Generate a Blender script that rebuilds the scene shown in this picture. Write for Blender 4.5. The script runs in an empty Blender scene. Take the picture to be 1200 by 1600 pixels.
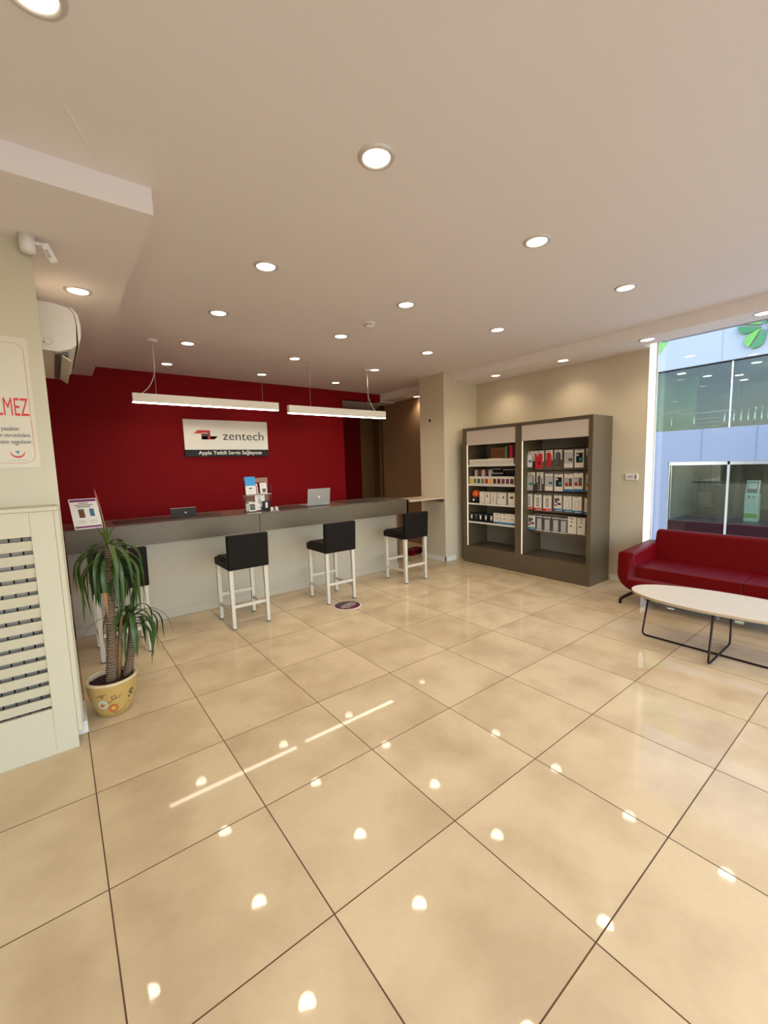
import bpy, bmesh, math, random
from mathutils import Vector, Matrix
random.seed(7)
PI = math.pi
S = bpy.context.scene
COL = S.collection

# ------------------------------------------------------------------ camera
yaw, pit, rol = 0.657, -0.110, -0.029
F_PX = 661.97
fw = Vector((math.sin(yaw)*math.cos(pit), math.cos(yaw)*math.cos(pit), math.sin(pit)))
rt = Vector((math.cos(yaw), -math.sin(yaw), 0.0))
up = rt.cross(fw)
cr, sr = math.cos(rol), math.sin(rol)
r2 = cr*rt + sr*up
u2 = -sr*rt + cr*up
cam_d = bpy.data.cameras.new('camera')
cam = bpy.data.objects.new('camera', cam_d)
COL.objects.link(cam)
m = Matrix.Identity(4)
for i in range(3):
    m[i][0] = r2[i]; m[i][1] = u2[i]; m[i][2] = -fw[i]
m.translation = Vector((-0.623, -1.151, 1.523))
cam.matrix_world = m
cam_d.sensor_fit = 'VERTICAL'
cam_d.sensor_height = 36.0
cam_d.lens = F_PX/1600*36.0
cam_d.clip_start = 0.05
cam_d.clip_end = 300
S.camera = cam

# ------------------------------------------------------------------ world, exposure
S.view_settings.view_transform = 'Standard'
S.view_settings.look = 'None'
S.view_settings.gamma = 1.0
S.view_settings.use_curve_mapping = False
S.view_settings.exposure = 0.0
W = bpy.data.worlds.new('sky_world')
S.world = W
W.use_nodes = True
wn = W.node_tree.nodes
wn.clear()
sky = wn.new('ShaderNodeTexSky')
sky.sky_type = 'NISHITA'
sky.sun_disc = False
sky.sun_elevation = math.radians(48)
sky.sun_rotation = math.radians(200)
bg = wn.new('ShaderNodeBackground')
SKY_STRENGTH = 1.0
bg.inputs[1].default_value = SKY_STRENGTH
wo = wn.new('ShaderNodeOutputWorld')
W.node_tree.links.new(sky.outputs[0], bg.inputs[0])
W.node_tree.links.new(bg.outputs[0], wo.inputs[0])

LAMP_W = 20.0          # watts of each ceiling downlight
LAMP_C = (1.0, 0.83, 0.62)
LENS_E = 9.0
BAR_E = 18.0

# ------------------------------------------------------------------ materials
def lin(h):
    if isinstance(h, (tuple, list)): return tuple(h)[:3]
    h = h.lstrip('#')
    o = []
    for i in (0, 2, 4):
        c = int(h[i:i+2], 16)/255
        o.append(c/12.92 if c <= 0.04045 else ((c+0.055)/1.055)**2.4)
    return tuple(o)

def mat(name, col, rough=0.5, metal=0.0, var=0.0, scale=8.0, spec=0.5, coat=0.0, emit=0.0, emit_col=None, bump=0.0, bscale=60):
    M = bpy.data.materials.new(name)
    M.use_nodes = True
    nt = M.node_tree
    b = nt.nodes['Principled BSDF']
    c = lin(col)
    b.inputs['Base Color'].default_value = (*c, 1)
    b.inputs['Roughness'].default_value = rough
    b.inputs['Metallic'].default_value = metal
    b.inputs['Specular IOR Level'].default_value = spec
    b.inputs['Coat Weight'].default_value = coat
    if emit:
        b.inputs['Emission Color'].default_value = (*(emit_col or c), 1)
        b.inputs['Emission Strength'].default_value = emit
    tc = nt.nodes.new('ShaderNodeTexCoord')
    if var:
        n = nt.nodes.new('ShaderNodeTexNoise')
        n.inputs['Scale'].default_value = scale
        n.inputs['Detail'].default_value = 4
        r = nt.nodes.new('ShaderNodeMix'); r.data_type = 'RGBA'
        r.inputs['A'].default_value = (*[x*(1-var) for x in c], 1)
        r.inputs['B'].default_value = (*[min(1, x*(1+var)) for x in c], 1)
        nt.links.new(tc.outputs['Object'], n.inputs['Vector'])
        nt.links.new(n.outputs['Fac'], r.inputs['Factor'])
        nt.links.new(r.outputs['Result'], b.inputs['Base Color'])
    if bump:
        n2 = nt.nodes.new('ShaderNodeTexNoise'); n2.inputs['Scale'].default_value = bscale
        bp = nt.nodes.new('ShaderNodeBump'); bp.inputs['Strength'].default_value = bump
        bp.inputs['Distance'].default_value = 0.002
        nt.links.new(tc.outputs['Object'], n2.inputs['Vector'])
        nt.links.new(n2.outputs['Fac'], bp.inputs['Height'])
        nt.links.new(bp.outputs['Normal'], b.inputs['Normal'])
    return M

def floor_mat():
    M = bpy.data.materials.new('porcelain_floor_tiles'); M.use_nodes = True
    nt = M.node_tree; L = nt.links; N = nt.nodes
    b = N['Principled BSDF']
    tc = N.new('ShaderNodeTexCoord'); sp = N.new('ShaderNodeSeparateXYZ')
    L.new(tc.outputs['Object'], sp.inputs[0])
    def mth(op, a, v=None, w=None):
        n = N.new('ShaderNodeMath'); n.operation = op
        for i, x in enumerate((a, v)):
            if x is None: continue
            if isinstance(x, (int, float)): n.inputs[i].default_value = x
            else: L.new(x, n.inputs[i])
        return n.outputs[0]
    ds = []; fl = []
    for ax in ('X', 'Y'):
        a = mth('DIVIDE', sp.outputs[ax], 0.6)
        s = mth('ADD', a, 100.5)
        fr = mth('FRACT', s)
        ds.append(mth('ABSOLUTE', mth('SUBTRACT', fr, 0.5)))
        fl.append(mth('FLOOR', mth('ADD', a, 100.0)))
    d = mth('MINIMUM', ds[0], ds[1])
    g = mth('LESS_THAN', d, 0.0040)
    cb = N.new('ShaderNodeCombineXYZ'); L.new(fl[0], cb.inputs[0]); L.new(fl[1], cb.inputs[1])
    wn_ = N.new('ShaderNodeTexWhiteNoise'); L.new(cb.outputs[0], wn_.inputs['Vector'])
    sc = N.new('ShaderNodeVectorMath'); sc.operation = 'SCALE'; sc.inputs['Scale'].default_value = 3.0
    L.new(wn_.outputs['Color'], sc.inputs[0])
    ad = N.new('ShaderNodeVectorMath'); L.new(tc.outputs['Object'], ad.inputs[0]); L.new(sc.outputs[0], ad.inputs[1])
    n1 = N.new('ShaderNodeTexNoise'); n1.inputs['Scale'].default_value = 2.6; n1.inputs['Detail'].default_value = 3
    L.new(ad.outputs[0], n1.inputs['Vector'])
    n2 = N.new('ShaderNodeTexNoise'); n2.inputs['Scale'].default_value = 45; n2.inputs['Detail'].default_value = 5
    L.new(ad.outputs[0], n2.inputs['Vector'])
    rmp = N.new('ShaderNodeValToRGB')
    rmp.color_ramp.elements[0].position = 0.32; rmp.color_ramp.elements[0].color = (0.545, 0.41, 0.245, 1)
    rmp.color_ramp.elements[1].position = 0.60; rmp.color_ramp.elements[1].color = (0.69, 0.54, 0.335, 1)
    L.new(n1.outputs['Fac'], rmp.inputs[0])
    mx = N.new('ShaderNodeMix'); mx.data_type = 'RGBA'; mx.blend_type = 'MULTIPLY'; mx.inputs['Factor'].default_value = 0.10
    L.new(rmp.outputs[0], mx.inputs['A']); L.new(n2.outputs['Fac'], mx.inputs['B'])
    gm = N.new('ShaderNodeMix'); gm.data_type = 'RGBA'
    L.new(g, gm.inputs['Factor']); L.new(mx.outputs['Result'], gm.inputs['A'])
    gm.inputs['B'].default_value = (0.10, 0.055, 0.030, 1)
    L.new(gm.outputs['Result'], b.inputs['Base Color'])
    rr = mth('ADD', mth('MULTIPLY', g, 0.5), 0.03)
    L.new(rr, b.inputs['Roughness'])
    b.inputs['Specular IOR Level'].default_value = 0.14
    return M

def glass_mat(name, tint=(0.93, 0.97, 0.95)):
    M = bpy.data.materials.new(name); M.use_nodes = True
    nt = M.node_tree; nt.nodes.clear()
    o = nt.nodes.new('ShaderNodeOutputMaterial'); mx = nt.nodes.new('ShaderNodeMixShader')
    t = nt.nodes.new('ShaderNodeBsdfTransparent'); t.inputs[0].default_value = (*tint, 1)
    g = nt.nodes.new('ShaderNodeBsdfGlossy'); g.inputs['Roughness'].default_value = 0.0
    f = nt.nodes.new('ShaderNodeFresnel')
    ge = nt.nodes.new('ShaderNodeNewGeometry'); ma = nt.nodes.new('ShaderNodeMath'); ma.operation = 'MULTIPLY_ADD'
    nt.links.new(ge.outputs['Backfacing'], ma.inputs[0]); ma.inputs[1].default_value = 1/1.5-1.5; ma.inputs[2].default_value = 1.5
    nt.links.new(ma.outputs[0], f.inputs[0])
    nt.links.new(f.outputs[0], mx.inputs[0]); nt.links.new(t.outputs[0], mx.inputs[1])
    nt.links.new(g.outputs[0], mx.inputs[2]); nt.links.new(mx.outputs[0], o.inputs[0])
    return M

K = {}
K['floor'] = floor_mat()
K['ceil'] = mat('ceiling_paint', (0.84, 0.78, 0.73), 0.85, var=0.015, scale=2)
K['cream'] = mat('cream_wall_paint', (0.60, 0.52, 0.38), 0.7, var=0.02, scale=3)
K['red'] = mat('red_wall_paint', (0.21, 0.0012, 0.004), 0.7, var=0.03, scale=2, spec=0.15)
K['brownwall'] = mat('brown_passage_panel', (0.30, 0.18, 0.095), 0.55, var=0.08)
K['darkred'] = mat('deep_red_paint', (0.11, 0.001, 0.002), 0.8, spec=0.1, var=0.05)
K['white'] = mat('white_lacquer', (0.74, 0.70, 0.62), 0.4, var=0.01)
K['ivory'] = mat('ivory_painted_wood', (0.56, 0.50, 0.36), 0.45, var=0.03, scale=5)
K['plastic'] = mat('white_plastic', (0.80, 0.75, 0.67), 0.35, var=0.01)
K['taupe'] = mat('taupe_laminate', (0.11, 0.080, 0.046), 0.35, var=0.05, scale=12)
K['taupe_hi'] = mat('glossy_taupe_counter_top', (0.13, 0.10, 0.075), 0.22, var=0.05)
K['counterw'] = mat('off_white_counter_panel', (0.46, 0.405, 0.31), 0.4, var=0.03, scale=4)
K['black'] = mat('black_leather', (0.007, 0.0045, 0.003), 0.55, spec=0.15, var=0.2, bump=0.2)
K['blackp'] = mat('black_plastic', (0.01, 0.01, 0.012), 0.45, spec=0.25, var=0.1)
K['blackm'] = mat('black_metal', (0.025, 0.012, 0.012), 0.35, 0.6, var=0.1)
K['steel'] = mat('brushed_steel', (0.6, 0.6, 0.6), 0.25, 1.0, var=0.05)
K['alu'] = mat('laptop_aluminium', (0.42, 0.39, 0.36), 0.35, 0.6, var=0.02)
K['wood'] = mat('white_painted_wood', (0.60, 0.53, 0.42), 0.4, var=0.03)
K['sofa'] = mat('red_leather', (0.125, 0.0004, 0.0015), 0.42, spec=0.14, var=0.06, scale=3, bump=0.15, bscale=220, coat=0.0)
K['table'] = mat('cream_table_top', (0.66, 0.555, 0.40), 0.4, var=0.02)
K['tedge'] = mat('plywood_table_edge', (0.45, 0.33, 0.20), 0.5, var=0.1)
K['glass'] = glass_mat('clear_window_glass', (0.975, 0.985, 0.98))
K['bglass'] = glass_mat('tinted_shopfront_glass', (0.70, 0.77, 0.73))
K['acr'] = glass_mat('clear_acrylic', (0.9, 0.9, 0.9))
K['lens'] = mat('lamp_diffuser', (1, 1, 1), 0.5, emit=LENS_E, emit_col=(1.0, 0.88, 0.70), var=0.001)
K['bar'] = mat('pendant_diffuser', (1, 1, 1), 0.5, emit=BAR_E, emit_col=(1.0, 0.90, 0.76), var=0.001)
K['tube'] = mat('cabinet_light_tube', (1, 1, 1), 0.5, emit=0.62, emit_col=(1.0, 0.88, 0.50), var=0.001)
K['chrome'] = mat('downlight_trim', (0.70, 0.66, 0.60), 0.3, 0.3, var=0.02)
K['paper'] = mat('white_paper', (0.80, 0.77, 0.72), 0.6, var=0.01)
K['pbox'] = mat('white_cardboard', (0.72, 0.66, 0.56), 0.5, var=0.02)
K['pinkw'] = mat('header_panel_white', (0.62, 0.53, 0.46), 0.5, var=0.01)
K['txt'] = mat('dark_print', (0.02, 0.018, 0.018), 0.5, var=0.1)
K['txtr'] = mat('red_print', (0.60, 0.01, 0.015), 0.5, var=0.05)
K['txtw'] = mat('white_print', (0.85, 0.83, 0.80), 0.5, var=0.01)
K['grey'] = mat('grey_panel', (0.30, 0.26, 0.21), 0.5, var=0.04)
K['dgrey'] = mat('dark_grey_print', (0.08, 0.08, 0.085), 0.5, var=0.1)
K['lgrey'] = mat('light_grey_print', (0.45, 0.43, 0.42), 0.5, var=0.05)
K['blue'] = mat('blue_print', (0.01, 0.16, 0.36), 0.5, var=0.08)
K['sky'] = mat('sky_blue_print', (0.01, 0.30, 0.68), 0.4, var=0.2, scale=30)
K['pr'] = mat('red_plastic', (0.55, 0.012, 0.02), 0.35, var=0.05)
K['orange'] = mat('orange_plastic', (0.80, 0.10, 0.01), 0.35, var=0.1)
K['yel'] = mat('yellow_print', (0.70, 0.48, 0.02), 0.5, var=0.1)
K['grn'] = mat('green_print', (0.12, 0.24, 0.07), 0.5, var=0.1)
K['teal'] = mat('teal_print', (0.02, 0.20, 0.20), 0.5, var=0.1)
K['pur'] = mat('purple_print', (0.16, 0.015, 0.12), 0.5, var=0.1)
K['mar'] = mat('maroon_print', (0.09, 0.01, 0.02), 0.4, var=0.15)
K['brown'] = mat('brown_leather', (0.14, 0.045, 0.012), 0.5, var=0.1)
K['matb'] = mat('dark_brown_desk_mat', (0.035, 0.018, 0.012), 0.45, var=0.1)
K['pot'] = mat('yellow_glazed_ceramic', (0.47, 0.30, 0.09), 0.3, var=0.15, scale=7)
K['rim'] = mat('cream_glazed_rim', (0.62, 0.48, 0.30), 0.3, var=0.05)
K['soil'] = mat('dark_potting_soil', (0.035, 0.012, 0.008), 0.9, var=0.5, scale=60, bump=0.8)
K['leaf'] = mat('strap_leaf_green', (0.028, 0.068, 0.009), 0.4, var=0.35, scale=10)
K['leafy'] = mat('young_leaf_green', (0.06, 0.10, 0.013), 0.4, var=0.3, scale=10)
K['leafp'] = mat('dry_pink_leaf_tip', (0.45, 0.18, 0.12), 0.5, var=0.1)
K['leafb'] = mat('dry_brown_leaf', (0.30, 0.13, 0.05), 0.6, var=0.2)
K['stake'] = mat('brown_cane_stake', (0.22, 0.11, 0.035), 0.6, var=0.2, scale=30)
K['stone'] = mat('pale_stone_slab', (0.62, 0.50, 0.36), 0.25, var=0.08, scale=6)
K['dwood'] = mat('dark_brown_wood', (0.06, 0.028, 0.015), 0.45, var=0.2, scale=15)
K['mwood'] = mat('mid_brown_wood', (0.16, 0.085, 0.035), 0.5, var=0.1, scale=10)
K['facade'] = mat('pale_facade_panel', (0.30, 0.32, 0.345), 0.35, var=0.02, scale=1)
K['facadeb'] = mat('blue_grey_facade_panel', (0.18, 0.20, 0.25), 0.3, var=0.03, scale=1)
K['seam'] = mat('panel_joint', (0.14, 0.15, 0.17), 0.6, var=0.05)
K['fgreen'] = mat('green_facade_film', (0.12, 0.34, 0.05), 0.4, var=0.05)
K['fgreen2'] = mat('deep_green_leaf_sign', (0.02, 0.16, 0.04), 0.35, var=0.4, scale=1.2)
K['fgreen3'] = mat('bright_green_leaf_sign', (0.10, 0.33, 0.03), 0.35, var=0.3, scale=1.2)
K['bwall'] = mat('bank_interior_wall', (0.20, 0.22, 0.20), 0.7, var=0.05)
K['bwallg'] = mat('bank_green_wall', (0.16, 0.26, 0.12), 0.6, var=0.05)
K['bdark'] = mat('bank_dark_partition', (0.045, 0.05, 0.05), 0.5, var=0.1)
K['bfloor'] = mat('bank_dark_floor', (0.03, 0.012, 0.011), 0.3, var=0.3, scale=2)
K['kiosk'] = mat('kiosk_white_metal', (0.42, 0.50, 0.42), 0.4, var=0.03)
K['sill'] = mat('dark_red_brown_sill', (0.022, 0.008, 0.008), 0.9, var=0.1, spec=0.05)
K['asph'] = mat('street_paving', (0.38, 0.37, 0.36), 0.9, var=0.2, scale=20)
K['trunk'] = None

def trunk_mat():
    M = mat('ringed_trunk_bark', (0.16, 0.10, 0.06), 0.85)
    nt = M.node_tree; b = nt.nodes['Principled BSDF']
    tc = nt.nodes.new('ShaderNodeTexCoord')
    w = nt.nodes.new('ShaderNodeTexWave'); w.wave_type = 'BANDS'; w.bands_direction = 'Z'
    w.inputs['Scale'].default_value = 22; w.inputs['Distortion'].default_value = 5; w.inputs['Detail'].default_value = 3
    r = nt.nodes.new('ShaderNodeValToRGB')
    r.color_ramp.elements[0].color = (0.045, 0.025, 0.015, 1); r.color_ramp.elements[1].color = (0.26, 0.17, 0.10, 1)
    bp = nt.nodes.new('ShaderNodeBump'); bp.inputs['Strength'].default_value = 0.7; bp.inputs['Distance'].default_value = 0.004
    nt.links.new(tc.outputs['Object'], w.inputs['Vector']); nt.links.new(w.outputs['Fac'], r.inputs[0])
    nt.links.new(r.outputs[0], b.inputs['Base Color']); nt.links.new(w.outputs['Fac'], bp.inputs['Height'])
    nt.links.new(bp.outputs['Normal'], b.inputs['Normal'])
    return M
K['trunk'] = trunk_mat()

# ------------------------------------------------------------------ mesh helpers
class MB:
    """collects shapes into one mesh; mats by key"""
    def __init__(s):
        s.bm = bmesh.new(); s.mats = []
    def mi(s, k):
        if k not in s.mats: s.mats.append(k)
        return s.mats.index(k)
    def _fin(s, faces, k, smooth=False):
        i = s.mi(k)
        for f in faces:
            f.material_index = i; f.smooth = smooth
    def box(s, x0, y0, z0, x1, y1, z1, k, bev=0.0, M=None, seg=2):
        n0 = set(s.bm.faces)
        r = bmesh.ops.create_cube(s.bm, size=1.0)
        vs = r['verts']
        for v in vs:
            v.co = Vector(((x0+x1)/2+v.co.x*(x1-x0), (y0+y1)/2+v.co.y*(y1-y0), (z0+z1)/2+v.co.z*(z1-z0)))
        if bev:
            es = list({e for v in vs for e in v.link_edges})
            bmesh.ops.bevel(s.bm, geom=es, offset=bev, segments=seg, profile=0.5, affect='EDGES')
        new = [f for f in s.bm.faces if f not in n0]
        if M is not None:
            bmesh.ops.transform(s.bm, matrix=M, verts=list({v for f in new for v in f.verts}))
        s._fin(new, k, False)
        if bev and seg >= 3:
            for f in new:
                f.normal_update(); f.smooth = True
            big = sorted(new, key=lambda f: -f.calc_area())[:6]
            for f in big: f.smooth = False
        return s
    def poly(s, pts, k):
        vs = [s.bm.verts.new(p) for p in pts]
        f = s.bm.faces.new(vs); s._fin([f], k)
        return s
    def prism(s, pts, d, k, smooth=False, bev=0.0):
        """pts: 3D closed outline; d: extrusion vector"""
        d = Vector(d)
        n0 = set(s.bm.faces)
        a = [s.bm.verts.new(Vector(p)) for p in pts]
        b = [s.bm.verts.new(Vector(p)+d) for p in pts]
        fa = s.bm.faces.new(a[::-1]); fb = s.bm.faces.new(b)
        n = len(a)
        for i in range(n):
            s.bm.faces.new((a[i], a[(i+1) % n], b[(i+1) % n], b[i]))
        if bev:
            es = list(set(fa.edges) | set(fb.edges))
            bmesh.ops.bevel(s.bm, geom=es, offset=bev, segments=3, profile=0.5, affect='EDGES')
        new = [f for f in s.bm.faces if f not in n0]
        bmesh.ops.recalc_face_normals(s.bm, faces=new)
        s._fin(new, k, smooth)
        return s
    def tube(s, pts, rad, k, n=8, cap=True, flat=1.0):
        """rad: number or list"""
        pts = [Vector(p) for p in pts]
        if not isinstance(rad, (list, tuple)): rad = [rad]*len(pts)
        rings = []; up0 = None
        for i, p in enumerate(pts):
            t = (pts[min(i+1, len(pts)-1)]-pts[max(i-1, 0)]).normalized()
            if up0 is None:
                up0 = Vector((0, 0, 1)) if abs(t.z) < 0.9 else Vector((1, 0, 0))
            a = (up0 - t*up0.dot(t)).normalized(); b = t.cross(a); up0 = a
            rings.append([s.bm.verts.new(p+(a*math.cos(2*PI*j/n)*flat+b*math.sin(2*PI*j/n))*rad[i]) for j in range(n)])
        fs = []
        for r0, r1 in zip(rings, rings[1:]):
            for j in range(n):
                fs.append(s.bm.faces.new((r0[j], r0[(j+1) % n], r1[(j+1) % n], r1[j])))
        if cap:
            fs.append(s.bm.faces.new(rings[0][::-1])); fs.append(s.bm.faces.new(rings[-1]))
        s._fin(fs, k, True)
        return s
    def lathe(s, prof, c, k, n=32, axis='Z', smooth=True, caps=True):
        """prof: [(r, h)], c: origin"""
        c = Vector(c)
        def P(r, h, a):
            x, y = r*math.cos(a), r*math.sin(a)
            if axis == 'Z': return c+Vector((x, y, h))
            if axis == 'X': return c+Vector((h, x, y))
            return c+Vector((x, h, y))
        rings = [[s.bm.verts.new(P(r, h, 2*PI*j/n)) for j in range(n)] for r, h in prof]
        fs = []
        for r0, r1 in zip(rings, rings[1:]):
            for j in range(n):
                fs.append(s.bm.faces.new((r0[j], r0[(j+1) % n], r1[(j+1) % n], r1[j])))
        if caps:
            fs.append(s.bm.faces.new(rings[0])); fs.append(s.bm.faces.new(rings[-1]))
        bmesh.ops.recalc_face_normals(s.bm, faces=fs)
        s._fin(fs, k, smooth)
        return s
    def build(s, name, parent=None, loc=(0, 0, 0), origin=None):
        me = bpy.data.meshes.new(name)
        if origin is not None:
            bmesh.ops.translate(s.bm, vec=-Vector(origin), verts=s.bm.verts)
            loc = origin
        s.bm.to_mesh(me); s.bm.free()
        for k in s.mats: me.materials.append(K[k])
        o = bpy.data.objects.new(name, me)
        COL.objects.link(o)
        if parent is not None: o.parent = parent
        o.location = loc
        return o

def tag(o, label=None, cat=None, group=None, kind=None):
    if label: o['label'] = label
    if cat: o['category'] = cat
    if group: o['group'] = group
    if kind: o['kind'] = kind
    return o

def thing(name, label, cat, loc=(0, 0, 0), group=None, rz=0.0):
    o = bpy.data.objects.new(name, None); COL.objects.link(o)
    o.location = loc; o.rotation_euler = (0, 0, rz); o.empty_display_size = 0.1
    return tag(o, label, cat, group)

def struct(mb, name):
    o = mb.build(name); o['kind'] = 'structure'
    return o

def dup(root, loc, label=None, group=None, rz=None):
    r = root.copy(); COL.objects.link(r); r.location = loc
    if rz is not None: r.rotation_euler = (0, 0, rz)
    if label: r['label'] = label
    if group: r['group'] = group
    for ch in list(root.children):
        c = ch.copy(); COL.objects.link(c); c.parent = r
        for g in list(ch.children):
            d = g.copy(); COL.objects.link(d); d.parent = c
    return r

def text(body, size, name, k, parent, loc, rot=(PI/2, 0, 0), align='LEFT', depth=0.0005, width=None, bold=0.0, valign='BOTTOM_BASELINE'):
    """lettering as a mesh part; faces -Y by default"""
    cu = bpy.data.curves.new(name, 'FONT')
    cu.body = body; cu.size = size; cu.extrude = depth; cu.offset = bold
    cu.align_x = align; cu.resolution_u = 3
    o = bpy.data.objects.new('tmp_text', cu); COL.objects.link(o)
    bpy.context.view_layer.update()
    dg = bpy.context.evaluated_depsgraph_get()
    me = bpy.data.meshes.new_from_object(o.evaluated_get(dg))
    bpy.data.objects.remove(o)
    if width:
        xs = [v.co.x for v in me.vertices]; w = max(xs)-min(xs)
        for v in me.vertices: v.co.x *= width/w
    me.materials.clear(); me.materials.append(K[k])
    t = bpy.data.objects.new(name, me); COL.objects.link(t)
    if parent is not None: t.parent = parent
    t.location = loc; t.rotation_euler = rot
    return t

def lerp(a, b, t): return a+(b-a)*t

# ================================================================== SETTING
H = 2.875          # main ceiling
LOW = 2.755        # dropped parts
YR = 5.47          # red wall
XW = 4.83          # shelf wall
b = MB(); b.box(-3.2, -3.6, -0.15, 5.22, 8.0, 0, 'floor'); struct(b, 'floor')
b = MB(); b.box(-3.2, -3.6, H, 5.22, YR+0.2, H+0.15, 'ceil')
b.tube([(-0.47, 0.905, H+.001), (-0.30, 1.30, H+.001)], 0.003, 'ceil', n=6)
struct(b, 'ceiling')
# dropped slab, left, and soffit along the window side
b = MB(); b.box(-3.2, 1.244, LOW, -0.13, YR, H, 'ceil'); struct(b, 'ceiling_soffit_left')
b = MB(); b.box(4.30, -3.6, LOW, 4.65, 3.41, H, 'ceil'); b.box(4.65, 0.90, LOW, XW, 3.41, H, 'ceil'); b.box(4.47, 3.94, LOW, 5.22, YR, H, 'ceil'); struct(b, 'ceiling_soffit_right')
# red back wall with passage opening
b = MB()
b.box(-0.75, YR, 0, 3.61, YR+0.15, H, 'red'); b.box(3.61, YR, 2.735, 4.47, YR+0.15, H, 'red'); b.box(4.47, YR, 2.735, 5.0, YR+0.15, H, 'ceil')
struct(b, 'wall_back')
b = MB()
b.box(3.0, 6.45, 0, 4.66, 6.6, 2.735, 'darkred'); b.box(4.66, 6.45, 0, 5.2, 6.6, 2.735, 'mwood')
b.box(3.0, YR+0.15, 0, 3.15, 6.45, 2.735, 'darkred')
struct(b, 'wall_passage_back')
b = MB(); b.box(3.0, YR+0.15, 2.735, 5.2, 6.6, 2.85, 'ceil'); struct(b, 'ceiling_passage')
b = MB(); b.box(5.0, YR, 0, 5.15, 6.6, 2.735, 'mwood'); struct(b, 'wall_passage_right')
b = MB(); b.box(XW, 3.94, 0, XW+0.15, 5.86, LOW, 'brownwall'); struct(b, 'wall_alcove')
b = MB()
b.box(4.80, 5.83, 0, 4.90, 5.88, 2.735, 'mwood', bev=0.004)
b.box(4.78, 5.93, 0, 4.88, 5.97, 2.735, 'mwood', bev=0.004)
b.box(4.80, 5.83, 2.66, 4.90, 5.97, 2.735, 'mwood')
struct(b, 'trim_1')
# column
b = MB(); b.box(4.085, 3.41, 0, 5.05, 3.94, LOW, 'cream'); b.box(4.085, 3.41, LOW, 4.47, 3.94, H, 'cream')
struct(b, 'wall_column')
b = MB(); b.box(4.072, 3.397, 0, 4.31, 3.41, 0.075, 'white'); b.box(4.072, 3.397, 0, 4.085, 3.94, 0.075, 'white'); struct(b, 'baseboard_column')
# shelf wall and its end
b = MB(); b.box(XW, 0.915, 0, 5.03, 3.41, H, 'cream'); struct(b, 'wall_right')
b = MB(); b.box(XW-0.012, 0.915, 0, XW, 1.27, 0.075, 'white'); b.box(XW-0.012, 0.903, 0, 5.05, 0.915, 0.075, 'white'); struct(b, 'baseboard_right')
b = MB(); b.box(5.03, 0.905, 0.0, 5.048, 0.95, H, 'ivory'); struct(b, 'trim_2')
# left pillar / wall
b = MB(); b.box(-3.2, 1.85, 0, -0.612, 2.10, LOW, 'ivory'); struct(b, 'wall_left')
b = MB(); b.box(-3.2, 2.10, 0, -0.635, 3.30, LOW, 'cream'); b.box(-0.75, 3.30, 0, -0.635, YR, LOW, 'red'); struct(b, 'wall_left_far')
b = MB(); b.box(-0.648, 1.815, 0, -0.597, 1.85, 0.072, 'white', bev=0.002); b.box(-0.612, 1.85, 0, -0.597, 2.10, 0.072, 'white', bev=0.002)
struct(b, 'baseboard_left')
# walls behind the camera (out of the picture)
b = MB(); b.box(-3.35, -3.6, 0, -3.2, 2.1, H, 'cream'); struct(b, 'wall_far_left')
b = MB(); b.box(-3.35, -3.75, 0, -3.0, -3.6, H, 'cream'); b.box(4.9, -3.75, 0, 5.22, -3.6, H, 'cream'); b.box(-3.0, -3.75, 2.80, 4.9, -3.6, H, 'cream'); struct(b, 'wall_front')
b = MB(); b.box(-3.0, -3.71, 0, 4.9, -3.64, .06, 'alu'); b.box(-3.0, -3.71, 2.74, 4.9, -3.64, 2.80, 'alu')
for x in (-3.0, -1.0, 1.0, 2.95, 4.85): b.box(x, -3.71, .06, x+.05, -3.64, 2.74, 'alu')
wf2 = b.build('unseen_window'); wf2['kind'] = 'structure'  # unseen glazed front, added so daylight reaches the room
b = MB(); b.box(-2.95, -3.68, .06, 4.85, -3.672, 2.74, 'glass'); b.build('pane', wf2)
# window wall
XG = 5.062
b = MB()
b.box(XG-0.012, 0.90, 0.0, XG+0.012, 0.93, H, 'white')
b.box(XG-0.04, -3.6, 0.0, XG+0.04, 0.87, 0.06, 'alu'); b.box(XG-0.04, -3.6, H-0.03, XG+0.04, 0.87, H, 'alu')

wf = b.build('window_1'); wf['kind'] = 'structure'
b = MB(); b.box(XG-0.004, -2.0, 0.06, XG+0.004, 0.87, H-0.03, 'glass'); b.build('pane', wf)
b = MB(); b.box(XG-0.004, -3.6, 0.06, XG+0.004, -2.06, H-0.03, 'glass'); b.build('pane', wf)
b = MB(); b.box(XG-0.04, -2.06, 0.06, XG+0.04, -2.0, H-0.03, 'alu'); b.build('mullion', wf)

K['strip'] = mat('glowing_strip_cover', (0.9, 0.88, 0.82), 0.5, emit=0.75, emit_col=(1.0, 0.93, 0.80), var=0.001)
t = thing('glowing_strip', 'bright vertical glowing strip on the wall end beside the window', 'light strip', (4.925, 0.912, 0.08))  # wall end covered by a plate whose material emits evenly
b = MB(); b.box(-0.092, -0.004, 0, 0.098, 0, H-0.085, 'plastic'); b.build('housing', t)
b = MB(); b.box(-0.088, -0.012, 0.01, 0.088, -0.004, H-0.09, 'strip', bev=0.002); b.build('diffuser', t)
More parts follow.
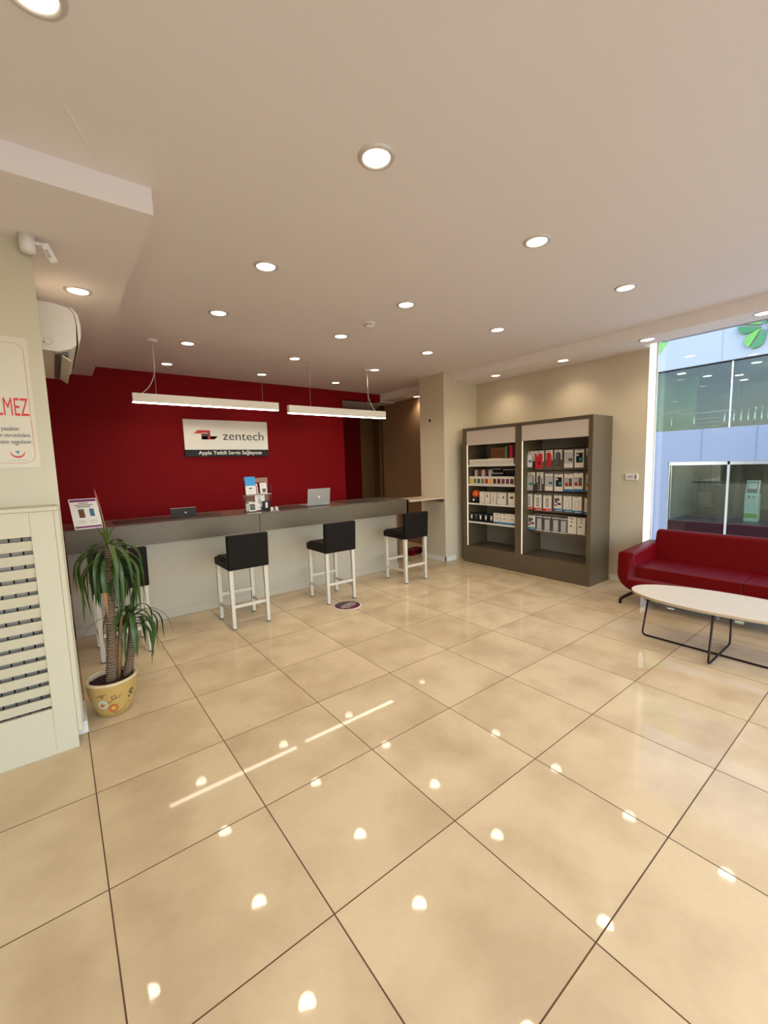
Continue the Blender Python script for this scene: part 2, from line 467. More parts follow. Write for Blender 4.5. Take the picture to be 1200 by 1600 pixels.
# ================================================================== DOWNLIGHTS
def make_downlight(label, z, group):
    t = thing('ceiling_downlight', label, 'ceiling light', (0, 0, z), group)
    b = MB(); b.lathe([(0.060, -0.004), (0.066, -0.010), (0.080, -0.006), (0.084, 0.0)], (0, 0, 0), 'chrome', n=40, caps=False); b.build('trim_ring', t)
    b = MB(); b.lathe([(0.0005, -0.0052), (0.03, -0.0055), (0.060, -0.004)], (0, 0, 0), 'lens', n=40, caps=False); b.build('diffuser', t)
    ld = bpy.data.lights.new('downlight_lamp', 'SPOT'); ld.energy = LAMP_W; ld.color = LAMP_C
    ld.spot_size = math.radians(132); ld.spot_blend = 0.9; ld.shadow_soft_size = 0.07
    lo = bpy.data.objects.new('lamp', ld); COL.objects.link(lo); lo.parent = t; lo.location = (0, 0, -0.02)
    return t
LX = [0.627, 1.87, 3.11]; LY = [0.45, 1.69, 2.73, 3.81, 4.87]
colw = ['left column', 'middle column', 'right column']
roww = ['nearest the camera, first row', 'in the second row from the camera', 'in the third row from the camera', 'in the fourth row, above the counter', 'in the last row before the red wall']
dl0 = None
def place_dl(x, y, z, label, group):
    global dl0
    if dl0 is None:
        dl0 = make_downlight(label, z, group); dl0.location = (x, y, z); return
    dup(dl0, (x, y, z), label, group)
for j, y in enumerate(LY):
    for i, x in enumerate(LX):
        place_dl(x, y, H, 'recessed downlight, %s, %s' % (colw[i], roww[j]), 'downlights of the main ceiling')
place_dl(-0.55, 0.49, H, 'large round downlight cut by the top left corner of the photo', 'downlights of the main ceiling')
place_dl(-0.383, 2.473, LOW, 'round downlight in the dropped ceiling above the air conditioner', 'downlights of the dropped ceilings')
for y, lb in ((-0.15, 'round downlight in the right soffit above the window, cut by the photo edge'), (0.78, 'round downlight in the right soffit above the end of the window'),
              (1.76, 'round downlight in the right soffit above the near half of the display cabinet'), (2.78, 'round downlight in the right soffit beside the column')):
    place_dl(4.42 if y < 1 else 4.50, y, LOW, lb, 'downlights of the dropped ceilings')
place_dl(4.74, 4.72, LOW, 'small round downlight glowing in the alcove behind the column', 'downlights of the dropped ceilings')
# rows that go on over and behind the camera
for y in (-0.80, -2.05):
    for x in (-1.75, -0.505, 0.627, 1.87, 3.11):
        place_dl(x, y, H, 'round recessed downlight of the rows behind the camera', 'downlights behind the camera')

# smoke detector
t = thing('smoke_detector', 'small round white smoke detector on the ceiling between the downlights', 'smoke detector', (1.88, 2.24, H))
b = MB(); b.lathe([(0.055, 0), (0.055, -0.012), (0.048, -0.016)], (0, 0, 0), 'plastic', n=32); b.build('base', t)
b = MB(); b.lathe([(0.040, -0.016), (0.042, -0.024)], (0, 0, 0), 'dgrey', n=32)
for a in range(8):
    c, s_ = math.cos(a*PI/4), math.sin(a*PI/4)
    b.box(0.036, -0.006, -0.026, 0.046, 0.006, -0.016, 'plastic', M=Matrix.Rotation(a*PI/4, 4, 'Z'))
b.build('vent_ring', t)
b = MB(); b.lathe([(0.044, -0.024), (0.042, -0.036), (0.025, -0.046), (0.004, -0.048)], (0, 0, 0), 'plastic', n=32); b.build('cap', t)

# ================================================================== PENDANT BARS
def make_pendant(x0, x1, zb, zt, y, xc, xh, cord, label):
    t = thing('pendant_light', label, 'pendant lamp', ((x0+x1)/2, y, zb), 'linear pendant lamps over the counter')
    cx = (x0+x1)/2
    hw = (x1-x0)/2
    b = MB(); b.box(-hw, -0.030, 0.012, hw, 0.030, zt-zb, 'plastic', bev=0.002); b.build('housing', t)
    b = MB(); b.box(-hw+0.003, -0.028, 0.006, hw-0.003, 0.028, 0.014, 'bar'); b.build('diffuser', t)
    b = MB(); b.lathe([(0.055, 0), (0.055, -0.018), (0.045, -0.026), (0.004, -0.028)], (xc-cx, 0, H-zb), 'plastic', n=28); b.build('canopy', t)
    b = MB(); b.tube([(xc-cx, 0, H-zb-0.028), (xc-cx, 0, zt-zb)], 0.0014, 'lgrey', n=6); b.build('suspension_wire', t)
    b = MB(); b.tube([(xh-cx, 0, H-zb), (xh-cx, 0, zt-zb)], 0.0012, 'lgrey', n=6)
    b.lathe([(0.008, 0), (0.008, -0.012), (0.002, -0.02)], (xh-cx, 0, H-zb), 'steel', n=12); b.build('suspension_wire', t)
    b = MB()
    zz = zt-zb; zl = H-zb-0.03
    pts = [(xc-cx+0.004, 0.004, zl), (xc-cx+0.004, 0.004, lerp(zl, zz, .5))]
    for q in range(1, 7):
        f = q/6
        pts.append((xc-cx+0.004+cord*f**1.3, 0.004, lerp(lerp(zl, zz, .55), zz, f)+0.03*math.sin(f*PI)*(-1)))
    b.tube(pts, 0.003, 'plastic', n=6); b.build('power_cord', t)
    return t
    ld = bpy.data.lights.new('pendant_lamp', 'AREA'); ld.shape = 'RECTANGLE'; ld.size = x1-x0-0.02; ld.size_y = 0.05
    ld.energy = 16; ld.color = (1, 0.86, 0.68)
    lo = bpy.data.objects.new('lamp', ld); COL.objects.link(lo); lo.parent = t; lo.location = (0, 0, -0.004)
    lo.visible_camera = True
    return t
make_pendant(0.07, 1.635, 2.222, 2.322, 3.86, 0.294, 1.445, -0.14, 'left of the two long white linear pendant lamps over the counter')
make_pendant(1.77, 3.306, 2.198, 2.305, 3.86, 3.01, 2.09, 0.13, 'right of the two long white linear pendant lamps over the counter')

# ================================================================== AIR CONDITIONER
t = thing('air_conditioner', 'white wall-mounted air conditioner seen end-on behind the pillar', 'air conditioner', (-0.635, 2.2, 2.28))
prof = [(0, 0.0), (0.10, -0.005), (0.15, 0.015), (0.175, 0.0), (0.20, 0.045), (0.222, 0.10), (0.228, 0.17), (0.218, 0.235), (0.185, 0.27), (0.10, 0.283), (0, 0.285)]
L_ = 0.96
body = [(0, 0.0), (0.10, -0.004), (0.168, 0.02), (0.198, 0.05), (0.205, 0.17), (0.198, 0.24), (0.175, 0.268), (0.10, 0.282), (0, 0.285)]
b = MB(); b.prism([(x, 0, z) for x, z in body], (0, L_, 0), 'plastic', smooth=False, bev=0.004); b.build('body', t)
fr = [(0.208, 0.045), (0.224, 0.10), (0.229, 0.17), (0.219, 0.235), (0.190, 0.272), (0.180, 0.270), (0.201, 0.238), (0.209, 0.17)]
b = MB(); b.prism([(x, 0.003, z) for x, z in fr], (0, L_-0.006, 0), 'plastic', smooth=False); b.build('front_panel', t)
b = MB(); b.box(0.085, 0.05, -0.012, 0.150, L_-0.05, 0.012, 'dgrey'); b.build('air_outlet', t)
b = MB(); b.prism([(0.108, 0.06, -0.004), (0.114, 0.06, -0.002), (0.165, 0.06, -0.040), (0.160, 0.06, -0.044)], (0, L_-0.12, 0), 'white'); b.build('louvre_flap', t)
b = MB()
b.lathe([(0.022, -0.0012), (0.019, -0.0012)], (0.055, 0, 0.052), 'lgrey', n=24, axis='Y', caps=False)
b.box(0.030, -0.0015, 0.038, 0.034, -0.0002, 0.046, 'dgrey'); b.box(0.036, -0.0015, 0.038, 0.040, -0.0002, 0.046, 'dgrey')
b.build('badge', t)

# ================================================================== MOTION SENSOR
t = thing('security_sensor', 'white swivelling security sensor at the top of the ivory pillar', 'sensor', (-0.625, 1.80, LOW))
b = MB(); b.lathe([(0.004, -0.088), (0.030, -0.086), (0.034, -0.07), (0.036, 0.0)], (0, 0.0, 0), 'plastic', n=28); b.build('mount', t)
b = MB(); b.box(0.03, -0.012, -0.040, 0.085, 0.010, -0.024, 'plastic', bev=0.003)
b.box(0.035, -0.005, -0.055, 0.06, 0.003, -0.036, 'lgrey', bev=0.002); b.build('arm', t)
M_ = Matrix.Translation((0.083, -0.005, -0.062)) @ Matrix.Rotation(math.radians(-22), 4, 'Y')
b = MB(); b.box(-0.020, -0.022, -0.058, 0.020, 0.022, 0.038, 'plastic', bev=0.008, M=M_); b.build('sensor_head', t)
b = MB(); b.box(-0.0145, -0.011, -0.036, 0.0, 0.011, 0.006, 'lgrey', bev=0.002, M=M_ @ Matrix.Translation((0.0, -0.012, 0))); b.build('lens_window', t)

# ================================================================== NO SMOKING NOTICE
YS = 1.846
t = thing('warning_notice', 'white notice with big red capitals and red outline on the ivory pillar', 'sign', (-1.05, YS, 1.59))
def rrect(x0, z0, x1, z1, r, y=0, n=6):
    pts = []
    for cx, cz, a0 in ((x1-r, z0+r, -90), (x1-r, z1-r, 0), (x0+r, z1-r, 90), (x0+r, z0+r, 180)):
        for i in range(n+1):
            a = math.radians(a0+90*i/n); pts.append((cx+r*math.cos(a), y, cz+r*math.sin(a)))
    return pts
K['notice'] = mat('notice_paper', (0.66, 0.59, 0.47), 0.5, var=0.02)
b = MB(); b.prism(rrect(-0.44, -0.025, 0.375, 0.655, 0.008), (0, 0.002, 0), 'notice'); b.build('backing', t)
b = MB()
o_, i_ = rrect(-0.42, 0.0, 0.357, 0.625, 0.045, -0.0012), rrect(-0.4185, 0.0015, 0.3555, 0.6235, 0.0435, -0.0012)
for q in range(len(o_)):
    q2 = (q+1) % len(o_)
    b.poly([o_[q], o_[q2], i_[q2], i_[q]], 'txtr')
b.build('outline', t)
text('İÇİLMEZ', 0.134, 'red_lettering', 'txtr', t, (0.352, -0.001, 0.250), align='RIGHT', width=0.215, bold=0.0)
o = text('i yasaktır.', 0.030, 'small_lettering', 'txt', t, (0.308, -0.001, 0.172), align='RIGHT', width=0.088)
o = text('dan sorumlulara', 0.030, 'small_lettering', 'txt', t, (0.345, -0.001, 0.138), align='RIGHT', width=0.142)
o = text('cezası uygulanır.', 0.030, 'small_lettering', 'txt', t, (0.352, -0.001, 0.104), align='RIGHT', width=0.148)
b = MB()
cx, cz = 0.285, 0.058
outr, inr = [], []
for q in range(19):
    a = math.radians(170+200*q/18)
    b_w = 0.006*math.sin(PI*q/18)
    outr.append((cx+0.030*math.cos(a), -0.0012, cz+0.030*math.sin(a))); inr.append((cx+(0.029-b_w)*math.cos(a), -0.0012, cz+b_w*.4+(0.029-b_w)*math.sin(a)))
for q in range(18): b.poly([outr[q], outr[q+1], inr[q+1], inr[q]], 'txtr')
b.poly([(cx-.004, -.0012, cz+.034), (cx+.004, -.0012, cz+.034), (cx, -.0012, cz+.042)], 'txtr')
b.poly([(cx-.006, -.0012, cz+.002), (cx+.008, -.0012, cz+.010), (cx+.002, -.0012, cz-.012)], 'teal')
b.poly([(cx-.010, -.0012, cz+.004), (cx-.002, -.0012, cz+.006), (cx-.004, -.0012, cz-.003)], 'blue')
b.box(cx-0.04, -0.0012, cz-0.046, cx+0.04, -0.0008, cz-0.043, 'lgrey')
b.build('emblem', t)

# ================================================================== RADIATOR COVER
t = thing('radiator_cover', 'ivory louvred radiator cover below the notice at the left edge', 'radiator cover', (-1.3, 1.85, 0))
YF = 1.685-1.85
def bx(b, x0, y0, z0, x1, y1, z1, k, bev=0): b.box(x0+1.3, y0, z0, x1+1.3, y1, z1, k, bev)
b = MB()
bx(b, -0.745, YF, 0, -0.645, YF+0.02, 1.335, 'ivory', .002); bx(b, -2.1, YF, 0, -2.0, YF+0.02, 1.335, 'ivory', .002)
bx(b, -2.0, YF, 0, -0.745, YF+0.02, 0.262, 'ivory', .002); bx(b, -2.0, YF, 1.207, -0.745, YF+0.02, 1.335, 'ivory', .002)
b.build('front_frame', t)
b = MB()
for q in range(13):
    z0 = 0.271+q*0.0717
    M_ = Matrix.Translation((-1.37+1.3, YF+0.012, z0+0.029)) @ Matrix.Rotation(math.radians(12), 4, 'X')
    b.box(-0.632, -0.004, -0.026, 0.632, 0.004, 0.026, 'ivory', M=M_)
b.build('louvre_slats', t)
b = MB(); bx(b, -2.12, YF-0.012, 1.335, -0.622, 0, 1.358, 'ivory', .005); b.build('top_ledge', t)
b = MB(); bx(b, -0.645, YF+0.012, 0.085, -0.622, 0.0, 1.335, 'ivory', .002); b.build('side_panel', t)
b = MB(); bx(b, -2.0, -0.02, 0.1, -0.70, -0.008, 1.3, 'dgrey')
for q in range(24): bx(b, -1.98+q*0.052, YF+0.06, 0.15, -1.98+q*0.052+0.047, -0.03, 1.2, 'grey', .004)
b.build('radiator', t)

# ================================================================== COUNTER
CY = 3.45; CT = 1.028
t = thing('reception_counter', 'long reception counter with taupe fascia, glossy top and off-white base', 'counter', (1.4, 3.9, 0))
def cb(b, x0, y0, z0, x1, y1, z1, k, bev=0): b.box(x0-1.4, y0-3.9, z0, x1-1.4, y1-3.9, z1, k, bev)
b = MB(); cb(b, -0.595, 3.64, 0.0, 3.30, 3.72, 0.83, 'counterw'); cb(b, -0.595, 3.72, 0, -0.56, 4.15, 0.83, 'counterw'); b.build('base_panel', t)
b = MB(); cb(b, -0.595, 3.628, 0, 3.312, 3.64, 0.085, 'counterw', .002); b.build('plinth', t)
b = MB(); cb(b, -0.60, CY, 0.825, 1.155, CY+0.03, CT-0.004, 'taupe', .0015); cb(b, 1.160, CY, 0.825, 3.37, CY+0.03, CT-0.004, 'taupe', .0015)
cb(b, 3.34, CY, 0.825, 3.37, 4.15, CT-0.004, 'taupe', .0015); cb(b, -0.60, CY+0.03, 0.825, 3.34, 4.1, 0.85, 'taupe'); b.build('fascia', t)
b = MB(); cb(b, -0.61, CY-0.004, CT-0.012, 3.38, 4.15, CT, 'taupe_hi', .002); b.build('counter_top', t)
for x0, x1 in ((-0.20, 0.80), (1.47, 2.10), (2.45, 3.0)):
    b = MB(); b.box(x0, CY+0.09, CT, x1, 3.98, CT+0.004, 'matb', bev=0.001)
    w = {-0.20: 'dark brown desk mat on the left part of the counter behind the placard', 1.47: 'dark brown desk mat under the silver laptop', 2.45: 'dark brown desk mat at the right end of the counter'}[x0]
    tag(b.build('desk_mat', origin=((x0+x1)/2, 3.75, CT)), w, 'desk mat', 'desk mats on the counter')
# flap towards the column
t = thing('counter_flap', 'pale stone counter flap bridging the counter end and the column', 'counter flap', (3.73, 3.65, 0))
b = MB(); b.box(3.385-3.73, 3.42-3.65, 0.985, 4.083-3.73, 3.88-3.65, 1.008, 'stone', bev=0.002); b.build('slab', t)
b = MB(); b.prism([(4.083-3.73, 3.435-3.65, 0.985), (4.083-3.73, 3.435-3.65, 0.935), (3.80-3.73, 3.435-3.65, 0.985)], (0, 0.40, 0), 'dwood'); b.build('bracket', t)
# low cabinet behind the counter end
t = thing('low_cabinet', 'brown wooden cabinet standing behind the right end of the counter', 'cabinet', (3.36, 4.0, 0))
b = MB(); b.box(-0.35, 0, 0.02, 0.29, 0.45, 0.80, 'mwood', bev=0.004); b.build('body', t)
b = MB(); b.box(-0.02, -0.012, 0.05, 0.27, 0.0, 0.77, 'mwood', bev=0.003); b.build('door', t)
b = MB(); b.box(-0.33, 0.02, 0.0, 0.27, 0.43, 0.02, 'dwood'); b.build('plinth', t)
t = thing('storage_crate', 'low dark red box on the floor seen under the counter flap', 'box', (4.12, 4.20, 0), rz=0.25)
b = MB(); b.box(-0.16, -0.07, 0, 0.16, 0.07, 0.012, 'darkred'); 
for s_ in (-1, 1):
    b.box(-0.16, s_*0.065-0.005, 0.012, 0.16, s_*0.065+0.005, 0.085, 'darkred', bev=.001); b.box(s_*0.155-0.005, -0.06, 0.012, s_*0.155+0.005, 0.06, 0.085, 'darkred', bev=.001)
b.build('body', t)
b = MB(); b.box(-0.165, -0.075, 0.085, 0.165, 0.075, 0.097, 'mar', bev=.003); b.build('lid', t)

# ================================================================== WALL SIGN
t = thing('wall_sign', 'brushed silver company sign with black caption strip on the red wall', 'sign', (1.515, YR, 1.725))
ZS0, ZS1, ZS2 = 0.0, 0.10, 0.535
K['signp'] = mat('brushed_silver_sign_panel', (0.50, 0.46, 0.42), 0.3, 0.35, var=0.05, scale=3)
b = MB(); b.box(-0.625, -0.035, ZS1, 0.625, 0, ZS2, 'signp', bev=0.002); b.build('panel', t)
b = MB(); b.box(-0.625, -0.036, ZS0, 0.625, 0, ZS1, 'blackp', bev=0.002); b.build('caption_strip', t)
b = MB()
y_ = -0.0355; th = (0, -0.004, 0)
def L2(pts, k): b.prism([(x, y_, z) for x, z in pts], th, k)
# folded ribbon emblem
L2([(-0.492, 0.335), (-0.430, 0.383), (-0.272, 0.383), (-0.262, 0.368), (-0.285, 0.345), (-0.385, 0.345), (-0.385, 0.335)], 'txtr')
L2([(-0.385, 0.335), (-0.300, 0.335), (-0.285, 0.345), (-0.262, 0.383), (-0.262, 0.300), (-0.30, 0.290), (-0.30, 0.250), (-0.385, 0.250)], 'mar')
L2([(-0.385, 0.25), (-0.385, 0.292), (-0.262, 0.298), (-0.153, 0.298), (-0.205, 0.25)], 'txtr')
L2([(-0.262, 0.258), (-0.262, 0.298), (-0.153, 0.298), (-0.200, 0.258)], 'pur')
b.build('emblem', t)
text('zentech', 0.185, 'brand_lettering', 'txt', t, (-0.085, -0.036, 0.245), width=0.635, bold=-0.0006, depth=0.003)
text('Apple Yetkili Servis Sağlayıcısı', 0.078, 'caption_lettering', 'txtw', t, (0.035, -0.0365, 0.030), align='CENTER', width=0.95, bold=0.001, depth=0.002)

# ================================================================== COUNTER OBJECTS
# placard
t = thing('sign_holder', 'tilted white and purple placard in a clear holder at the counter left end', 'placard', (-0.52, 3.49, CT))
ML = Matrix.Translation((0, 0, 0.0)) @ Matrix.Rotation(math.radians(8), 4, 'Z') @ Matrix.Rotation(math.radians(-33), 4, 'X')
def pb(b, x0, z0, x1, z1, k, d=0.0006, y=0.0): b.box(x0, y-d, z0, x1, y, z1, k, M=ML)
b = MB(); pb(b, 0, 0, 0.215, 0.315, 'paper', 0.003)
b.build('paper', t)
b = MB()
pb(b, 0.006, 0.282, 0.209, 0.307, 'pur', y=-0.0032); pb(b, 0.006, 0.010, 0.209, 0.028, 'pur', y=-0.0032)
for q, (a, c_) in enumerate(((0.07, 0.145), (0.035, 0.185), (0.05, 0.165))):
    z = 0.262-q*0.019
    n = int((c_-a)/0.012)
    for w in range(n): pb(b, a+w*0.012, z, a+w*0.012+0.009, z+0.009, 'txt', y=-0.0032)
pb(b, 0.055, 0.115, 0.100, 0.205, 'dgrey', y=-0.0032); pb(b, 0.060, 0.12, 0.095, 0.185, 'brown', y=-0.004)
pb(b, 0.140, 0.125, 0.175, 0.205, 'dgrey', y=-0.0032); pb(b, 0.145, 0.13, 0.170, 0.20, 'blue', y=-0.004)
pb(b, 0.045, 0.075, 0.100, 0.082, 'lgrey', y=-0.0032); pb(b, 0.125, 0.075, 0.180, 0.082, 'lgrey', y=-0.0032)
pb(b, 0.045, 0.055, 0.100, 0.060, 'lgrey', y=-0.0032); pb(b, 0.125, 0.055, 0.180, 0.060, 'lgrey', y=-0.0032)
b.build('print', t)
b = MB(); b.box(-0.004, -0.004, -0.003, 0.219, 0.006, 0.0, 'acr', M=ML); b.box(0.0, 0.002, 0, 0.215, 0.005, 0.315, 'acr', M=ML)
b.prism([(0.06, 0.11, 0.0), (0.06, 0.125, 0.0), (0.06, 0.14, 0.17)], (0.08, 0, 0), 'acr'); b.build('easel', t)
# tablet seen from behind
t = thing('tablet', 'black tablet leaning on its stand on the left part of the counter', 'tablet', (0.44, 3.72, CT+0.004))
MT = Matrix.Rotation(math.radians(-38), 4, 'X')
b = MB(); b.box(-0.125, -0.006, 0.002, 0.135, 0.004, 0.115, 'blackp', bev=0.004, M=MT); b.build('body', t)
b = MB(); b.box(-0.120, -0.0065, 0.114, 0.138, 0.0045, 0.118, 'alu', bev=0.001, M=MT); b.build('edge', t)
b = MB(); b.lathe([(0.0005, -0.0068), (0.010, -0.0068)], (0.02, 0, 0.055), 'lgrey', n=16, axis='Y', caps=False)
bmesh.ops.transform(b.bm, matrix=MT, verts=b.bm.verts); b.build('badge', t)
# laptop seen from behind
t = thing('laptop', 'open silver laptop seen from behind on the counter', 'laptop', (2.03, 3.66, CT+0.004))
b = MB(); b.box(-0.16, 0.0, 0.001, 0.16, 0.23, 0.014, 'alu', bev=0.003); b.build('base', t)
MLp = Matrix.Rotation(math.radians(8), 4, 'X')
b = MB(); b.box(-0.162, -0.006, 0.006, 0.162, 0.0, 0.222, 'alu', bev=0.004, M=MLp); b.build('lid', t)
b = MB(); b.box(-0.155, 0.0, 0.015, 0.155, 0.0015, 0.215, 'blackp', M=MLp); b.build('screen', t)
K['applelogo'] = mat('pale_laptop_badge', (0.8, 0.8, 0.8), 0.3, var=0.01)
b = MB()
pts = []
for q in range(28):
    a = 2*PI*q/28; r = 0.0155*(1+0.10*math.cos(2*a)-0.10*math.exp(-((a-PI/2)/0.35)**2)-0.07*math.exp(-((a-1.5*PI)/0.3)**2)-0.28*math.exp(-((a)/0.35)**2)-0.28*math.exp(-((a-2*PI)/0.35)**2))
    pts.append((r*math.cos(a), -0.0065, 0.112+r*math.sin(a)))
b.prism(pts, (0, -0.0005, 0), 'applelogo')
b.prism([(0.0, -0.0065, 0.128), (0.002, -0.0065, 0.134), (0.007, -0.0065, 0.137), (0.006, -0.0065, 0.131)], (0, -0.0005, 0), 'applelogo')
bmesh.ops.transform(b.bm, matrix=MLp, verts=b.bm.verts); b.build('badge', t)
# brochure rack
RX, RY = 1.23, 3.66
t = thing('brochure_rack', 'clear acrylic brochure stand with two tiers on the counter', 'brochure rack', (RX, RY, CT))
b = MB(); b.box(-0.15, -0.06, 0, 0.15, 0.06, 0.006, 'acr'); b.build('base', t)
b = MB(); b.box(-0.15, 0.045, 0.006, 0.15, 0.049, 0.39, 'acr'); b.build('back_panel', t)
b = MB(); b.box(-0.152, -0.05, 0.006, -0.148, 0.05, 0.36, 'acr'); b.build('side_panel', t)
b = MB(); b.box(0.148, -0.05, 0.006, 0.152, 0.05, 0.33, 'acr'); b.build('side_panel', t)
b = MB(); b.box(-0.148, -0.045, 0.198, 0.148, 0.045, 0.202, 'acr'); b.box(-0.148, -0.047, 0.198, 0.148, -0.045, 0.206, 'lgrey'); b.build('shelf', t)
def leaflet(x, z, w, h, cols, label, y=-0.03, tilt=-6, rz=0.0, extra=None):
    o = MB(); M_ = Matrix.Rotation(rz, 4, 'Z') @ Matrix.Rotation(math.radians(tilt), 4, 'X')
    o.box(-w/2, 0, 0, w/2, 0.006, h, 'paper', M=M_)
    for (x0, z0, x1, z1, k) in cols: o.box(-w/2+x0*w, -0.001, z0*h, -w/2+x1*w, 0, z1*h, k, M=M_)
    return tag(o.build('leaflet', loc=(RX+x, RY+y, CT+z)), label, 'leaflet', 'leaflets in the brochure stand')
leaflet(-0.085, 0.208, 0.12, 0.200, [(0, .48, 1, 1, 'sky'), (.35, .30, .65, .36, 'txt'), (.3, .12, .7, .15, 'lgrey')], 'blue and white leaflet in the top tier, left side')
leaflet(0.068, 0.208, 0.080, 0.125, [(.3, .1, .85, .45, 'dgrey'), (.1, .75, .6, .8, 'lgrey')], 'small cream leaflet with a dark picture in the top tier, right side')
leaflet(-0.01, 0.208, 0.055, 0.115, [(0, 0, .35, .9, 'brown'), (.5, 0, .7, .9, 'mar')], 'edge-on brown and cream leaflets in the middle of the top tier', y=-0.01, rz=0.5)
leaflet(-0.085, 0.012, 0.115, 0.165, [(0, .55, 1, 1, 'brown'), (.1, .62, .7, .68, 'paper')], 'brown patterned leaflet at the back of the lower left pocket', y=0.0)
leaflet(-0.078, 0.010, 0.080, 0.105, [(.12, .12, .88, .82, 'dgrey'), (.2, .5, .6, .75, 'yel')], 'small framed card in front in the lower left pocket', y=-0.035, rz=0.05)
leaflet(0.035, 0.012, 0.115, 0.175, [(.25, .45, .6, .8, 'lgrey'), (.2, .88, .6, .91, 'dgrey')], 'pale grey sheet leaning in the lower right pocket', y=0.005)
t2 = MB(); t2.box(-0.04, -0.02, 0, 0.045, 0.012, 0.11, 'blackp', bev=0.004); t2.box(-0.012, -0.022, 0.03, 0.012, -0.0199, 0.095, 'paper'); t2.box(-0.052, -0.018, 0, -0.04, 0.01, 0.05, 'blackp')
tag(t2.build('phone_holder', loc=(RX+0.085, RY-0.025, CT+0.007)), 'black phone holder standing in front of the lower right pocket', 'phone holder')
for q, (dx, lb) in enumerate(((0.115, 'left of the two tiny white letter stands beside the brochure stand'), (0.172, 'right of the two tiny white letter stands beside the brochure stand'))):
    o = text('R', 0.065, 'letter_stand', 'paper', None, (RX+dx-0.012, RY-0.115, CT+0.001), depth=0.008, bold=0.002)
    tag(o, lb, 'letter stand', 'white letter stands')

# ================================================================== FLOOR STICKER
t = thing('floor_sticker', 'oval maroon sticker with white lettering on the tiles by the middle stool', 'sticker', (1.803, 2.70, 0.0008))
b = MB(); b.lathe([(0.150, 0), (0.150, 0.0006)], (0, 0, 0), 'txtw', n=48); b.build('border', t)
b = MB(); b.lathe([(0.140, 0.0006), (0.140, 0.0012)], (0, 0, 0), 'mar', n=48); b.build('disc', t)
text('LÜTFEN SOSYAL', 0.036, 'lettering', 'txtw', t, (0, 0.012, 0.0014), rot=(0, 0, 0.35), align='CENTER', width=0.21, depth=0.0001)
text('MESAFENİZİ', 0.036, 'lettering', 'txtw', t, (0.012, -0.022, 0.0014), rot=(0, 0, 0.35), align='CENTER', width=0.22, depth=0.0001)
text('KORUYUNUZ', 0.030, 'lettering', 'txtw', t, (0.022, -0.056, 0.0014), rot=(0, 0, 0.35), align='CENTER', width=0.16, depth=0.0001)

# ================================================================== BAR STOOLS
def make_stool(label):
    t = thing('bar_stool', label, 'stool', (0, 0, 0), 'bar stools along the counter')
    w, d = 0.178, 0.20
    # seat pad: waterfall sides, slightly crowned
    b = MB()
    b.box(-w-0.018, -d, 0.575, w+0.018, d+0.025, 0.655, 'black', bev=0.014, seg=3)
    b.box(-w+0.01, -d+0.03, 0.650, w-0.01, d+0.01, 0.668, 'black', bev=0.008, seg=3); b.build('seat', t)
    b = MB(); MB_ = Matrix.Translation((0, -d-0.004, 0.578)) @ Matrix.Rotation(math.radians(3.0), 4, 'X')
    b.box(-w-0.020, -0.026, 0.0, w+0.020, 0.032, 0.332, 'black', bev=0.012, seg=3, M=MB_); b.build('backrest', t)
    for sx in (-1, 1):
        for sy in (-1, 1):
            b = MB()
            x, y = sx*(w-0.008), sy*(d-0.008)
            yb = y - (0.008 if sy < 0 else 0)
            h = 0.019
            a = [(x-h, y-h, .575), (x+h, y-h, .575), (x+h, y+h, .575), (x-h, y+h, .575)]
            h2 = 0.0155
            c = [(x-h2, yb-h2, .012), (x+h2, yb-h2, .012), (x+h2, yb+h2, .012), (x-h2, yb+h2, .012)]
            va = [b.bm.verts.new(p) for p in a]; vc = [b.bm.verts.new(p) for p in c]
            fs = [b.bm.faces.new(va), b.bm.faces.new(vc[::-1])]+[b.bm.faces.new((va[q], vc[q], vc[(q+1) % 4], va[(q+1) % 4])) for q in range(4)]
            bmesh.ops.recalc_face_normals(b.bm, faces=fs); b._fin(fs, 'wood')
            lg = b.build('leg', t)
            b = MB(); b.box(x-0.017, yb-0.017, 0, x+0.017, yb+0.017, 0.012, 'dgrey', bev=0.002); b.build('foot_cap', lg)
    x, y = w-0.008, d-0.008
    for args in (((-x, -y-0.014, .205), (x, -y+0.012, .235)), ((-x, y-0.012, .245), (x, y+0.012, .275)),
                 ((-x-0.011, -y, .150), (-x+0.011, y, .178)), ((x-0.011, -y, .150), (x+0.011, y, .178))):
        b = MB(); b.box(*args[0], *args[1], 'wood', bev=0.002); b.build('stretcher', t)
    return t
s0 = make_stool('black-seated white bar stool partly hidden behind the potted yucca')
s0.location = (-0.27, 3.045, 0)
for x, y, rz, lb in ((0.778, 3.035, 0.0, 'black-seated white bar stool in front of the tablet, nearest full stool'),
                 (1.832, 3.065, 0.0, 'black-seated white bar stool beside the oval floor sticker'),
                 (3.000, 3.100, 0.0, 'black-seated white bar stool at the right end of the counter')):
    dup(s0, (x, y, 0), lb, rz=rz)

